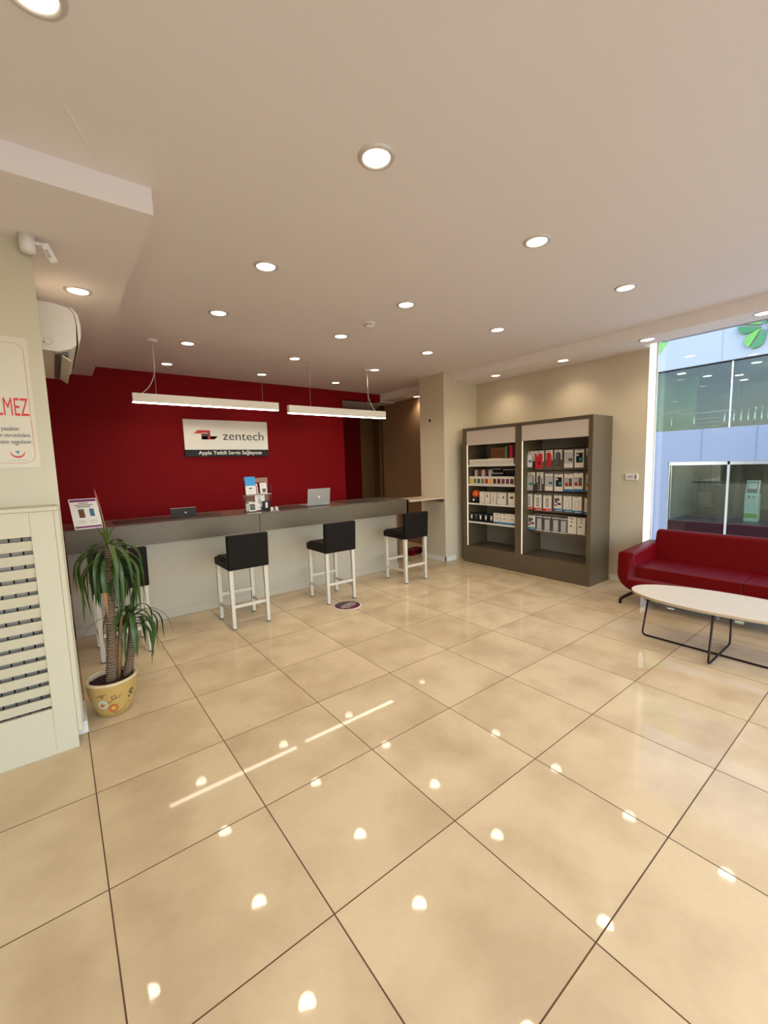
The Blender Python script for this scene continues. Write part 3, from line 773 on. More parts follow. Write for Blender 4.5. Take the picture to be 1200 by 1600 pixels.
# ================================================================== POTTED PLANT
PX, PY = -0.448, 1.985
t = thing('potted_yucca', 'tall yucca plant in a painted yellow pot on the floor beside the ivory pillar', 'potted plant', (PX, PY, 0))
prof = [(0.078, 0.0), (0.090, 0.004), (0.108, 0.05), (0.124, 0.10), (0.133, 0.15), (0.137, 0.20), (0.138, 0.222)]
def prad(z):
    for (r0, z0), (r1, z1) in zip(prof, prof[1:]):
        if z0 <= z <= z1: return lerp(r0, r1, (z-z0)/(z1-z0))
    return prof[-1][0]
b = MB(); b.lathe([(0.0005, 0.0)]+prof, (0, 0, 0), 'pot', n=56, caps=False)
def pp(u, z, k=0.0012):  # u: metres along the surface, 0 = towards -Y
    r = prad(z)+k; a = -PI/2+u/0.135
    return (r*math.cos(a), r*math.sin(a), z)
def stroke(pts, w, k):
    for (u0, z0), (u1, z1) in zip(pts, pts[1:]):
        du, dz = u1-u0, z1-z0; l = math.hypot(du, dz) or 1; nx, nz = -dz/l*w/2, du/l*w/2
        b.poly([pp(u0-nx, z0-nz), pp(u1-nx, z1-nz), pp(u1+nx, z1+nz), pp(u0+nx, z0+nz)], k)
def blob(u, z, r, k, n=14, kk=0.0012):
    b.poly([pp(u+r*math.cos(2*PI*q/n), z+r*math.sin(2*PI*q/n), kk) for q in range(n)], k)
fu, fz = -0.015, 0.070
for q in range(16):
    a = 2*PI*q/16
    ca, sa = math.cos(a), math.sin(a)
    b.poly([pp(fu+0.012*ca, fz+0.012*sa), pp(fu+0.026*math.cos(a+.13), fz+0.026*math.sin(a+.13)), pp(fu+0.034*ca, fz+0.034*sa), pp(fu+0.026*math.cos(a-.13), fz+0.026*math.sin(a-.13))], 'pr')
blob(fu, fz, 0.011, 'yel')
blob(-0.072, 0.105, 0.030, 'kiosk'); blob(-0.078, 0.10, 0.008, 'pr', kk=0.0022)
stroke([(-0.105, 0.155), (-0.09, 0.168), (-0.07, 0.172), (-0.06, 0.160), (-0.07, 0.150), (-0.08, 0.160), (-0.065, 0.174), (-0.045, 0.176)], 0.003, 'txt')
stroke([(-0.045, 0.112), (-0.02, 0.125), (0.005, 0.142), (0.0, 0.158), (-0.018, 0.155), (-0.022, 0.142), (-0.008, 0.135), (0.018, 0.138), (0.035, 0.158)], 0.003, 'txt')
stroke([(-0.02, 0.030), (0.02, 0.032), (0.06, 0.048), (0.10, 0.085)], 0.004, 'dwood')
for du, dz in ((0.085, 0.115), (0.095, 0.135), (0.108, 0.125), (0.112, 0.15), (0.10, 0.155), (0.09, 0.145)):
    blob(du, dz, 0.008, 'txt', n=8); blob(du, dz, 0.004, 'grn', n=8, kk=0.002)
pot = b.build('pot', t)
b = MB(); b.lathe([(0.136, 0.218), (0.144, 0.222), (0.146, 0.230), (0.142, 0.236), (0.130, 0.236), (0.124, 0.228), (0.122, 0.205)], (0, 0, 0), 'rim', n=56, caps=False); b.build('rim', pot)
b = MB(); b.lathe([(0.0005, 0.205), (0.06, 0.207), (0.122, 0.200)], (0, 0, 0), 'soil', n=40, caps=False)
for q in range(60):
    a = random.random()*2*PI; r = random.random()**.5*0.112; s_ = random.uniform(.004, .009)
    b.box(-s_, -s_, -s_, s_, s_, s_, 'soil', M=Matrix.Translation((r*math.cos(a), r*math.sin(a), .206)) @ Matrix.Rotation(random.random()*3, 4, 'X') @ Matrix.Rotation(random.random()*3, 4, 'Z'))
b.build('soil', pot)
def trunk(pts, r0, r1):
    b = MB(); P_ = []; R_ = []
    n = 46
    for q in range(n+1):
        f = q/n*(len(pts)-1); i = min(int(f), len(pts)-2); ff = f-i
        p = Vector(pts[i]).lerp(Vector(pts[i+1]), ff); P_.append(p); R_.append(lerp(r0, r1, q/n)*(1+0.05*math.sin(q*2.1)+random.uniform(-.025, .025)))
    b.tube(P_, R_, 'trunk', n=14); return b.build('trunk', t)
T1 = [(-0.005, -0.01, 0.19), (0.02, 0.0, 0.45), (0.035, 0.03, 0.72), (0.045, 0.06, 0.90), (0.052, 0.07, 1.06)]
T2 = [(0.085, 0.02, 0.19), (0.12, 0.03, 0.34), (0.140, 0.05, 0.46), (0.150, 0.06, 0.57)]
T3 = [(0.045, 0.05, 0.19), (0.085, 0.09, 0.55), (0.10, 0.12, 0.86)]
trunk(T1, 0.031, 0.021); trunk(T2, 0.028, 0.020); trunk(T3, 0.013, 0.011)
b = MB(); b.tube([(0.035, -0.015, 0.19), (0.06, 0.0, 0.40), (0.085, 0.02, 0.60)], [0.011, 0.010, 0.009], 'stake', n=8); b.build('stake', t)
def leaf(b, base, az, L, w, rise, droop, k='leaf', tip=None, twist=0.0):
    """arching strap leaf with a folded midrib"""
    n = 12; base = Vector(base); d = Vector((math.cos(az), math.sin(az), 0)); side = Vector((-math.sin(az), math.cos(az), 0))
    d0 = droop;
    el = rise; p = base.copy(); Ls = L/n; prev = None; i1 = b.mi(k); i2 = b.mi(tip or k)
    for q in range(n+1):
        f = q/n
        ww = w*(0.45+0.55*min(1, f*4))*(1-max(0, (f-.45)/.55)**1.6)+0.0006
        nrm = (-math.sin(el)*d+Vector((0, 0, math.cos(el))))
        sd = (side*math.cos(twist*f)+nrm*math.sin(twist*f))
        row = [b.bm.verts.new(p-sd*ww+nrm*ww*.35), b.bm.verts.new(p), b.bm.verts.new(p+sd*ww+nrm*ww*.35)]
        if prev:
            for j in range(2):
                fc = b.bm.faces.new((prev[j], prev[j+1], row[j+1], row[j])); fc.smooth = True; fc.material_index = i2 if f > .72 else i1
        prev = row
        p = p+(d*math.cos(el)+Vector((0, 0, 1))*math.sin(el))*Ls
        el -= droop/n*2.0*max(0.0, math.cos(f*PI/2))**1.2*1.1 if el > -1.45 else 0
    return b
b = MB()
top = Vector(T1[-1])
for q in range(38):
    az = q*2.399963+random.uniform(-.2, .2)
    inner = q/38
    base = top+Vector((0, 0, -0.13+0.12*inner))
    leaf(b, base, az, random.uniform(.34, .50), random.uniform(.010, .016), lerp(-.1, .75, inner)+random.uniform(-.15, .1), random.uniform(1.5, 2.1), twist=random.uniform(-.6, .6), k='leaf' if q % 6 else 'leafy', tip='leafb' if q % 11 == 4 else None)
for q in range(6):
    leaf(b, top+Vector((0, 0, 0.0)), q*1.05+.3, .14, .010, 1.35, .25, k='leafy')
leaf(b, top+Vector((0, 0, 0)), 2.4, .36, .010, 1.52, 0.10, k='leafy', tip='leafp'); leaf(b, top+Vector((0, 0, .08)), 2.7, .30, .006, 1.50, 0.08, k='leafp')
b.build('foliage', t)
b = MB()
top = Vector(T2[-1])
for q in range(26):
    az = q*2.399963+random.uniform(-.2, .2)+0.6
    inner = q/26
    leaf(b, top+Vector((0, 0, -0.06+0.09*inner)), az, random.uniform(.26, .40), random.uniform(.010, .015), lerp(.15, 1.0, inner)+random.uniform(-.15, .15), random.uniform(1.7, 2.3), twist=random.uniform(-.7, .7))
leaf(b, top, 0.1, .38, .008, .65, 1.5); leaf(b, top, 2.9, .40, .007, .55, 1.15); leaf(b, top, 1.2, .26, .013, 1.2, .3)
b.build('foliage', t)
b = MB()
top = Vector(T3[-1])
for q in range(16):
    leaf(b, top+Vector((0, 0, -0.05+0.04*q/16)), q*2.4, random.uniform(.20, .32), random.uniform(.010, .015), random.uniform(.2, .9), random.uniform(2.0, 2.6), twist=random.uniform(-.6, .6))
b.build('foliage', t)

# ================================================================== COLUMN DISC, THERMOSTAT
t = thing('wall_button', 'small round dark button with white ring on the column', 'button', (4.085, 3.70, 2.195))
b = MB(); b.lathe([(0.030, 0), (0.030, -0.006)], (0, 0, 0), 'txtw', n=28, axis='X'); b.build('ring', t)
b = MB(); b.lathe([(0.024, -0.006), (0.022, -0.016), (0.010, -0.019)], (0, 0, 0), 'mar', n=28, axis='X'); b.build('disc', t)
t = thing('thermostat', 'small white thermostat with a grey display on the wall right of the cabinet', 'thermostat', (XW, 1.045, 1.30))
b = MB(); b.box(-0.022, -0.068, -0.036, 0, 0.068, 0.036, 'plastic', bev=0.004); b.build('housing', t)
b = MB(); b.box(-0.024, -0.02, -0.016, -0.0215, 0.045, 0.020, 'lgrey'); b.build('display', t)
b = MB()
for q in range(3): b.box(-0.026, -0.058, -0.02+q*0.016, -0.0215, -0.034, -0.010+q*0.016, 'dgrey', bev=.001)
b.build('button', t)

# ================================================================== DISPLAY CABINET
CX0, CX1 = 4.32, 4.80
t = cab = thing('display_cabinet', 'tall taupe two-bay display cabinet with lit edges against the cream wall', 'display cabinet', (4.56, 2.265, 0))
def kb(b, x0, y0, z0, x1, y1, z1, k, bev=0): b.box(x0-4.56, y0-2.265, z0, x1-4.56, y1-2.265, z1, k, bev)
K['cabside'] = K['taupe']
b = MB()
kb(b, CX0, 1.275, 0, CX1, 1.325, 2.035, 'taupe'); kb(b, CX0, 3.18, 0, CX1, 3.255, 2.035, 'taupe'); kb(b, CX0, 2.225, 0, CX1, 2.32, 2.0, 'taupe')
kb(b, CX0, 1.325, 1.990, CX1, 3.18, 2.035, 'taupe')
b.build('frame', cab)
b = MB(); kb(b, CX1, 1.29, 0.0, CX1+0.02, 3.24, 2.03, 'grey'); b.build('back_panel', cab)
b = MB(); kb(b, CX0+0.002, 1.325, 0, CX1, 2.225, 0.262, 'taupe'); kb(b, CX0+0.002, 2.32, 0, CX1, 3.18, 0.262, 'taupe'); b.build('plinth', cab)
b = MB(); kb(b, CX0+0.008, 1.325, 1.79, CX0+0.02, 2.225, 1.99, 'pinkw'); b.build('header_panel', cab)
b = MB(); kb(b, CX0+0.008, 2.32, 1.78, CX0+0.02, 3.18, 1.99, 'pinkw'); b.build('header_panel', cab)
for y in (3.172, 2.217):
    b = MB(); b.tube([(CX0+0.012-4.56, y-2.265, 0.262), (CX0+0.012-4.56, y-2.265, 1.785)], 0.007, 'tube', n=10); b.build('light_tube', cab)
SH = [1.487, 1.200, 0.918, 0.638]
K['shelfe'] = K['white']
for z in SH:
    b = MB(); kb(b, CX0+0.03, 2.322, z-0.024, CX1, 3.165, z-0.002, 'taupe'); kb(b, CX0+0.018, 2.322, z-0.024, CX0+0.03, 3.165, z, 'white', .001); b.build('shelf', cab)
ROWZ = [1.66, 1.375, 1.09, 0.80]
for q, z in enumerate(ROWZ):
    b = MB(); kb(b, 4.63, 1.327, z-0.265, 4.65, 2.223, z+0.01, 'grey'); kb(b, 4.60, 1.327, z+0.004, 4.65, 2.223, z+0.018, 'dwood', .001); b.build('peg_panel', cab)

# ---------- products on pegs (right bay)
def peg(y, z, L=0.19):
    b = MB(); b.tube([(4.63-4.56, y-2.265, z), (4.63-L-4.56, y-2.265, z), (4.625-L-4.56, y-2.265, z+0.008)], 0.0022, 'steel', n=6); b.build('hook', cab)
def pkg_base(y, zt, zb, w, label, cat='package', n='phone_case_package', group=None):
    return thing(n, label, cat, (4.475, y, zb), group)
def card(t, w, h, k='pbox', d=0.012, name='card', hole=True, x=0):
    b = MB(); b.box(x, -w/2, 0, x+d, w/2, h-0.0, k, bev=0.0015)
    if hole: b.box(x-0.0006, -0.014, h-0.012, x, 0.014, h-0.006, 'txt')
    return b.build(name, t)
def pic(t, rects, w, h, name='print'):
    """rects: (u0,v0,u1,v1,k) in 0..1, u from viewer's left (=+Y) to right"""
    b = MB()
    for q, (u0, v0, u1, v1, k) in enumerate(rects):
        b.box(-0.0012-0.0003*q, w/2-u1*w, v0*h, -0.0002, w/2-u0*w, v1*h, k)
    return b.build(name, t)
def phone(t, w, h, k, z0, name='phone_case', d=0.012, face=None):
    b = MB(); b.box(-d-0.001, -w/2, z0, -0.001, w/2, z0+h, k, bev=0.005, seg=3)
    if face: b.box(-d-0.002, -w/2+0.006, z0+0.008, -d-0.001, w/2-0.006, z0+h-0.008, face)
    return b.build(name, t)
G1, G2, G3, G4 = ('packages on the top peg row', 'packages on the second peg row', 'packages on the third peg row', 'packages on the bottom peg row')
def row(items, group):
    for it in items:
        y, zt, zb, w, kind, label = it
        h = zt-zb
        t = pkg_base(y, zt, zb, w, label, group=group)
        if kind in ('whitecase', 'redcase', 'redslim', 'blackslim', 'clearteal', 'greyslim'):
            hw = w
            b = MB(); b.box(0, -hw/2, h*0.70, 0.010, hw/2, h, 'pbox', bev=.001); b.box(0, -hw/2, h*.38, .010, -hw/2+.012, h*.7, 'pbox'); b.box(0, hw/2-.012, h*.45, .010, hw/2, h*.7, 'pbox')
            b.box(-.0006, -.014, h*.9, 0, .014, h*.94, 'txt'); b.build('card', t)
            cfg = {'whitecase': ('lgrey', .72, 'paper'), 'redcase': ('pr', .8, 'pr'), 'redslim': ('pr', .62, 'pr'), 'blackslim': ('blackp', .6, 'dgrey'), 'clearteal': ('dgrey', .78, 'lgrey'), 'greyslim': ('lgrey', .5, 'dgrey')}[kind]
            phone(t, hw*cfg[1], h*.84, cfg[0], 0.0, face=cfg[2])
            if kind in ('whitecase', 'clearteal'): pic(t, [(.35, .32, .95, .44, 'blue' if kind == 'whitecase' else 'teal')], hw*.7, h).location.x = -0.0135
            if kind == 'redcase': pic(t, [(.25, .70, .45, .85, 'pinkw'), (.5, .2, .75, .4, 'mar')], hw*.7, h).location.x = -0.0135
        elif kind in ('clearbox', 'blackdisc'):
            card(t, w, h, 'lgrey' if kind == 'clearbox' else 'pbox')
            if kind == 'clearbox': pic(t, [(0, 0, 1, .24, 'pbox'), (0, .88, 1, 1, 'pbox'), (.5, .38, .95, .53, 'teal' if zt < 1.5 else 'dgrey')], w, h)
            else:
                pic(t, [(.18, .28, .9, .82, 'blackp'), (.5, .38, .95, .54, 'teal')], w, h)
                b = MB(); b.lathe([(.0004, -.0022), (.013, -.0022)], (0, w*.15, h*.70), 'paper', n=16, axis='X', caps=False); b.build('button_print', t)
            phone(t, w*.6, h*.35, 'lgrey', h*.3, name='product', d=.004) if False else None
        elif kind == 'twophones':
            card(t, w, h)
            pic(t, [(0, 0, 1, .13, 'blue'), (.1, .3, .46, .75, 'dgrey'), (.54, .3, .9, .75, 'dgrey'), (.12, .32, .44, .46, 'pr'), (.56, .32, .88, .50, 'brown'), (.12, .5, .44, .72, 'lgrey')], w, h)
        elif kind in ('redbottom', 'bluebottom', 'screenblue'):
            card(t, w, h)
            k = 'txtr' if kind == 'redbottom' else 'blue'
            r = [(0, 0, 1, .15, k), (.3, .03, .95, .06, 'paper')]
            if kind == 'redbottom': r += [(.35, .25, .68, .80, 'dgrey'), (.39, .29, .64, .76, 'lgrey')]
            elif kind == 'bluebottom': r += [(.28, .25, .72, .72, 'lgrey'), (.34, .30, .66, .68, 'pbox')]
            else: r += [(.1, .52, .45, .82, 'dgrey'), (.5, .65, .7, .82, 'txt'), (.1, .3, .35, .42, 'pur'), (.45, .38, .9, .52, 'pur')]
            pic(t, r, w, h)
        elif kind == 'frame':
            b = MB(); b.box(0, -w/2, 0, .012, w/2, h, 'dgrey', bev=.0015); b.build('box', t)
            pic(t, [(0, .94, 1, 1, 'pbox'), (0, 0, 1, .06, 'pbox'), (.16, .10, .84, .84, 'lgrey')], w, h)
        elif kind == 'earbox':
            b = MB(); b.box(0, -w/2, 0, .035, w/2, h, 'pbox', bev=.0015); b.build('box', t)
            pic(t, [(.3, .88, .7, .92, 'dgrey'), (.4, .68, .55, .76, 'brown'), (.25, .42, .5, .50, 'dgrey')], w, h)
for z0, items, grp in (
    (0, [(2.195, 1.652, 1.435, .115, 'whitecase', 'white phone case package with blue mark, first on the top peg row'),
      (2.060, 1.652, 1.420, .135, 'redcase', 'wide glossy red phone case package on the top peg row'),
      (1.915, 1.655, 1.445, .095, 'redslim', 'narrow red phone case package right of the wide red one'),
      (1.790, 1.655, 1.450, .095, 'blackslim', 'narrow black phone case package on the top peg row'),
      (1.650, 1.645, 1.425, .115, 'clearbox', 'clear-fronted case package with cream foot on the top peg row'),
      (1.515, 1.645, 1.425, .115, 'blackdisc', 'black case package with a white disc on the top peg row'),
      (1.395, 1.652, 1.500, .060, 'greyslim', 'pale slim package half hidden at the right end of the top peg row')], G1),
    (1, [(2.185, 1.370, 1.120, .125, 'clearteal', 'white case package with dark outline, first on the second peg row'),
      (2.045, 1.368, 1.125, .095, 'greyslim', 'slim grey phone case package, second on the second peg row'),
      (1.915, 1.350, 1.130, .110, 'clearbox', 'clear-fronted case package with teal mark on the second peg row'),
      (1.780, 1.345, 1.125, .115, 'blackdisc', 'black case package with a white disc on the second peg row'),
      (1.645, 1.348, 1.125, .115, 'twophones', 'card with two small phones and blue foot, left one on the second peg row'),
      (1.520, 1.358, 1.130, .118, 'twophones', 'card with two small phones and blue foot, raised right one on the second peg row'),
      (1.385, 1.342, 1.125, .075, 'twophones', 'card with two small phones cut off by the cabinet side')], G2),
    (2, [(2.210, 1.078, 0.868, .110, 'redbottom', 'white cable package with red foot at the left end of the third peg row'),
      (2.075, 1.072, 0.862, .110, 'redbottom', 'white cable package with red foot, second on the third peg row'),
      (1.935, 1.066, 0.862, .115, 'redbottom', 'white cable package with red foot, beside the purple one'),
      (1.785, 1.072, 0.872, .105, 'screenblue', 'white package with dark and purple print and blue foot on the third peg row'),
      (1.655, 1.070, 0.868, .110, 'bluebottom', 'white cable package with blue foot right of the purple one'),
      (1.530, 1.066, 0.862, .118, 'bluebottom', 'wide white cable package with blue foot on the third peg row'),
      (1.395, 1.055, 0.855, .080, 'bluebottom', 'white cable package with blue foot cut off by the cabinet side')], G3),
    (3, [(2.165, 0.785, 0.592, .105, 'screenblue', 'white package with two round pictures and blue foot on the bottom peg row'),
      (2.045, 0.782, 0.590, .095, 'frame', 'grey framed case package, first on the bottom peg row'),
      (1.930, 0.778, 0.586, .105, 'frame', 'grey framed case package with dark base on the bottom peg row'),
      (1.808, 0.778, 0.588, .100, 'frame', 'grey framed case package with dark top on the bottom peg row'),
      (1.700, 0.776, 0.586, .100, 'frame', 'grey framed case package beside the white earphone boxes'),
      (1.590, 0.805, 0.592, .110, 'earbox', 'tall white earphone box, left of the pair on the bottom peg row'),
      (1.470, 0.802, 0.592, .100, 'earbox', 'tall white earphone box, right of the pair on the bottom peg row'),
      (1.380, 0.790, 0.585, .060, 'frame', 'grey framed package cut off at the bottom right of the pegs')], G4)):
    row(items, grp)
    for it in items: peg(it[0], it[1]-0.009)

# ---------- goods on the shelves (left bay)
def pbox(name, y, z, w, d, h, k, rects, label, cat, group, x=None, k2=None):
    x = CX0+0.04 if x is None else x
    b = MB(); b.box(0, -w/2, 0, d, w/2, h, k, bev=.001)
    for q, (u0, v0, u1, v1, kk) in enumerate(rects): b.box(-0.0012-0.0003*q, w/2-u1*w, v0*h, 0.0002, w/2-u0*w, v1*h, kk)
    return tag(b.build(name, loc=(x, y, z+0.0005)), label, cat, group)
pos = ['first from the left', 'second from the left', 'third from the left', 'fourth from the left', 'fifth from the left', 'in the middle', 'fifth from the right', 'fourth from the right', 'third from the right', 'second from the right', 'last at the right']
for q in range(11):
    y = 3.125-q*0.0715
    pbox('cable_box', y, SH[0], .066, .05, .082+(.006 if q in (5, 6, 7) else 0), 'pbox', [(.25, .35, .75, .5, 'lgrey'), (.35, .15, .65, .2, 'lgrey')], 'small white cable box in the top shelf row, %s' % pos[q], 'box', 'small white boxes on the top shelf')
pbox('leather_case', 2.690, SH[0], .25, .02, .235, 'brown', [(.03, .94, .97, .97, 'stake')], 'wide brown leather case standing behind the white boxes on the top shelf', 'case', None, x=CX0+.105)
pbox('notebook', 2.545, SH[0], .035, .1, .255, 'grn', [], 'dark green book on the top shelf beside the brown case', 'book', 'books on the top shelf', x=CX0+.105)
pbox('notebook', 2.508, SH[0], .032, .1, .250, 'blackp', [], 'thin black book between the green and the red one', 'book', 'books on the top shelf', x=CX0+.105)
pbox('notebook', 2.460, SH[0], .050, .1, .262, 'pr', [], 'bright red book on the top shelf', 'book', 'books on the top shelf', x=CX0+.10)
pbox('notebook', 2.412, SH[0], .038, .12, .262, 'blackp', [(.6, 0, .9, 1, 'pur')], 'black book against the divider on the top shelf', 'book', 'books on the top shelf', x=CX0+.10)
cols = ['yel', 'grn', 'dgrey', 'grn', 'pr', 'yel', 'mar', 'mar', 'brown', 'pur', 'mar']
cn = ['orange', 'olive green', 'dark', 'green', 'red', 'yellow', 'dark maroon', 'maroon', 'brown', 'purple', 'dark brown']
for q in range(11):
    y = 3.125-q*0.0725
    pbox('accessory_box', y, SH[1], .069, .05, .115, 'pbox', [(.12, .12, .88, .72, cols[q])], 'small accessory box with %s square in the second shelf row, %s' % (cn[q], pos[q]), 'box', 'small colourful boxes on the second shelf')
for q, (y, w, k, lb) in enumerate(((3.085, .05, 'lgrey', 'silver spotted upright sleeve at the left of the second shelf'), (3.020, .065, 'brown', 'copper brown upright sleeve on the second shelf'), (2.945, .06, 'lgrey', 'silver spotted upright sleeve right of the copper one'), (2.885, .05, 'mar', 'dark maroon upright sleeve on the second shelf'), (2.825, .05, 'lgrey', 'silver spotted upright sleeve next to the dark boxes'))):
    pbox('sleeve_case', y, SH[1], w, .03, .215, k, [(.15, .1, .3, .9, 'paper')] if k == 'lgrey' else [(.2, .1, .8, .9, k)], lb, 'case', 'upright sleeves on the second shelf', x=CX0+.105)
pbox('gadget_box', 2.690, SH[1], .20, .03, .165, 'blackp', [(.0, .93, 1, 1, 'lgrey')], 'black box with silver top edge and white dot on the second shelf', 'box', None, x=CX0+.10)
b = MB(); b.lathe([(.0005, -.002), (.010, -.002)], (0, 0, 0), 'paper', n=16, axis='X', caps=False)
pbox('gadget_box', 2.72, SH[1], .13, .03, .225, 'blackp', [(0, .95, 1, 1, 'lgrey')], 'tall black box behind the one with the white dot', 'box', None, x=CX0+.14)
o = b.build('white_dot', parent=None); o.parent = [x for x in bpy.data.objects if x.get('label', '').startswith('black box with silver top')][0]; o.location = (0.0, 0.0, 0.095)
pbox('gadget_box', 2.50, SH[1], .24, .04, .215, 'blackp', [(0, .94, 1, 1, 'lgrey'), (.82, .3, 1, .85, 'blue'), (.2, .2, .32, .55, 'blue')], 'wide dark box with blue patches at the right of the second shelf', 'box', None, x=CX0+.135)
# third shelf
t = thing('round_toy', 'orange ball toy on a black stand on the third shelf', 'toy', (CX0+.10, 3.075, SH[2]))
b = MB(); b.lathe([(.060, 0), (.062, .06), (.050, .085)], (0, 0, 0), 'blackp', n=28); b.build('stand', t)
b = MB()
prf = [(max(.0006, .062*math.sin(PI*q/14)), .132-.062*math.cos(PI*q/14)) for q in range(15)]
b.lathe(prf, (0, 0, 0), 'orange', n=28, caps=False); b.build('ball', t)
b = MB(); b.lathe([(.018, -.066), (.014, -.068), (.0005, -.069)], (0, 0, .045), 'txtw', n=20, axis='X', caps=False); b.build('label_dot', t)
for q, (y, w, dk, lb) in enumerate(((2.925, .085, (.25, .35, .42, .7, 'pinkw'), 'with a pink strip, beside the orange toy'), (2.825, .085, (.4, .55, .65, .75, 'brown'), 'with a small brown picture'), (2.715, .090, (.4, .2, .6, .75, 'lgrey'), 'with a tall grey picture'),
                           (2.615, .070, (.35, .45, .6, .7, 'lgrey'), 'narrow, left of the touching pair'), (2.545, .070, (.4, .5, .7, .72, 'brown'), 'narrow, right of the touching pair'), (2.405, .110, (.3, .52, .75, .70, 'txt'), 'with a black oval picture, by the divider'))):
    pbox('gadget_box', y, SH[2], w, .06, .172, 'pbox', [dk, (.3, .88, .7, .92, 'dgrey')], 'tall white box %s on the third shelf' % lb, 'box', 'tall white boxes on the third shelf')
# fourth shelf
for q, y in enumerate((3.135, 3.05, 2.965, 2.865, 2.765)):
    b = MB(); b.box(0, -.043, 0, .06, .043, .125, 'blackp', bev=.001)
    pts = []
    for a in range(14):
        an = 2*PI*a/14; pts.append((-.0014, .017*math.cos(an)*(1.0 if math.sin(an) > 0 else .8), .068+(.028*math.sin(an) if math.sin(an) > 0 else .040*math.sin(an))))
    b.prism(pts, (-.0006, 0, 0), 'paper' if q != 1 else 'dgrey')
    b.prism([(-.0014, -.006, .092), (-.0014, -.026, .110), (-.0014, -.028, .106), (-.0014, -.010, .086)], (-.0005, 0, 0), 'lgrey')
    b.prism([(-.0014, .006, .092), (-.0014, .026, .110), (-.0014, .028, .106), (-.0014, .010, .086)], (-.0005, 0, 0), 'lgrey')
    tag(b.build('earphone_box', loc=(CX0+.06, y, SH[3]+.0005)), 'black earphone box with a pale drop shape on the bottom shelf, %s' % pos[q], 'box', 'black earphone boxes on the bottom shelf')
for q, (y, w) in enumerate(((2.655, .115), (2.525, .115), (2.405, .115))):
    pbox('adapter_box', y, SH[3], w, .06, .150, 'pbox', [(0, 0, 1, .18, 'blue'), (.3, .42, .75, .62, 'lgrey'), (.35, .48, .65, .58, 'pinkw'), (.35, .85, .7, .90, 'txt')], 'white adapter box with blue foot on the bottom shelf, %s' % ('left one', 'middle one', 'right one by the divider')[q], 'box', 'white adapter boxes on the bottom shelf')

# ================================================================== SOFA
t = sofa = thing('sofa', 'long red leather sofa with angled dark legs below the window', 'sofa', (4.35, -0.40, 0))
YL, YR2 = 1.21, -1.21     # half length in local y
SP = 0.18
def arc(cy, cz, r, a0, a1, n=6): return [(cy+r*math.cos(math.radians(lerp(a0, a1, i/n))), cz+r*math.sin(math.radians(lerp(a0, a1, i/n)))) for i in range(n+1)]
out = arc(YL-.04, .525, .035, 10, 100) + [(YL-.115, .565)] + arc(YL-.145, .535, .025, 90, 180, 3) + [(YL-.17, .36)] + [(-YL+.17, .36)] + arc(-YL+.145, .535, .025, 0, 90, 3) + [(-YL+.115, .565)] + arc(-YL+.04, .525, .035, 80, 170) + arc(-YL+.18, .345, .18, 190, 262) + arc(YL-.18, .345, .18, 278, 350)
b = MB()
# extrude along x with the arm tops rising slightly to the back
n0 = len(out)
pts0 = [(-0.40, y, z) for y, z in out]
b.prism(pts0, (0.74, 0, 0), 'sofa', smooth=True, bev=0.018)
for v in b.bm.verts:
    if v.co.z > .45: v.co.z += (v.co.x+0.40)/0.74*0.035
b.build('arms_and_base', sofa)
for y0, y1 in ((SP, YL-.178), (-YL+.178, SP)):
    b = MB(); b.box(-0.402, y0, .315, .20, y1, .43, 'sofa', bev=.010, seg=3); b.build('seat_cushion', sofa)
b = MB()
MBk = Matrix.Translation((.13, 0, .36)) @ Matrix.Rotation(math.radians(14), 4, 'Y')
b.box(0, -YL+.06, -.05, .14, YL-.13, .40, 'sofa', bev=.045, seg=5, M=MBk); b.build('backrest', sofa)
for sy in (1, -1):
    for sx in (-1, 1):
        b = MB(); x = -.33 if sx < 0 else .24
        b.tube([(x+.03, sy*(YL-.22), .19), (x, sy*(YL-.16), .15), (x-.02, sy*(YL-.06), .075), (x-.025, sy*(YL-.03), .045), (x-.025, sy*(YL-.025), .0)], [.019, .019, .017, .015, .015], 'blackm', n=10)
        b.build('leg', sofa)

# ================================================================== COFFEE TABLE
TZ = .40
t = tbl = thing('coffee_table', 'oval cream coffee table on thin black crossed frames before the sofa', 'table', (3.30, -0.24, 0))
def sup(a, c_, n, ex=2.15):
    r = []
    for i in range(n):
        an = 2*PI*i/n; cc, ss = math.cos(an), math.sin(an)
        r.append((math.copysign(abs(cc)**(2/ex), cc)*a, math.copysign(abs(ss)**(2/ex), ss)*c_))
    return r
tilt = Matrix.Rotation(math.radians(4), 4, 'Z')
b = MB(); b.prism([tilt @ Vector((x+.05, y, TZ-.004)) for x, y in sup(.31, .63, 64)], (0, 0, .004), 'table', smooth=False); b.build('table_top', tbl)
b = MB(); b.prism([tilt @ Vector((x+.05, y, TZ-.022)) for x, y in sup(.308, .628, 64)], (0, 0, .018), 'tedge', smooth=False); b.build('edge_band', tbl)
def uframe(a, c_, ta, tc_, nm):
    """U-shaped sled frame from foot a to foot c, tops ta, tc"""
    a, c_, ta, tc_ = map(Vector, (a, c_, ta, tc_)); P_ = [ta]
    for corner, p0, p1 in ((a, ta, c_), (c_, a, tc_)):
        d0 = (p0-corner).normalized(); d1 = (p1-corner).normalized(); r = .035
        for i in range(6):
            f = i/5; P_.append((corner+d0*r)*(1-f)**2+corner*2*f*(1-f)+(corner+d1*r)*f*f)
    P_.append(tc_); b = MB(); b.tube(P_, .0075, 'blackm', n=10); b.build(nm, tbl)
uframe((-.032, .532, .009), (-.032, -.532, .009), (.0, .50, TZ-.022), (.0, -.50, TZ-.022), 'leg_frame')
uframe((-.303, -.01, .018), (.236, -.01, .018), (-.25, -.01, TZ-.022), (.24, -.01, TZ-.022), 'leg_frame')

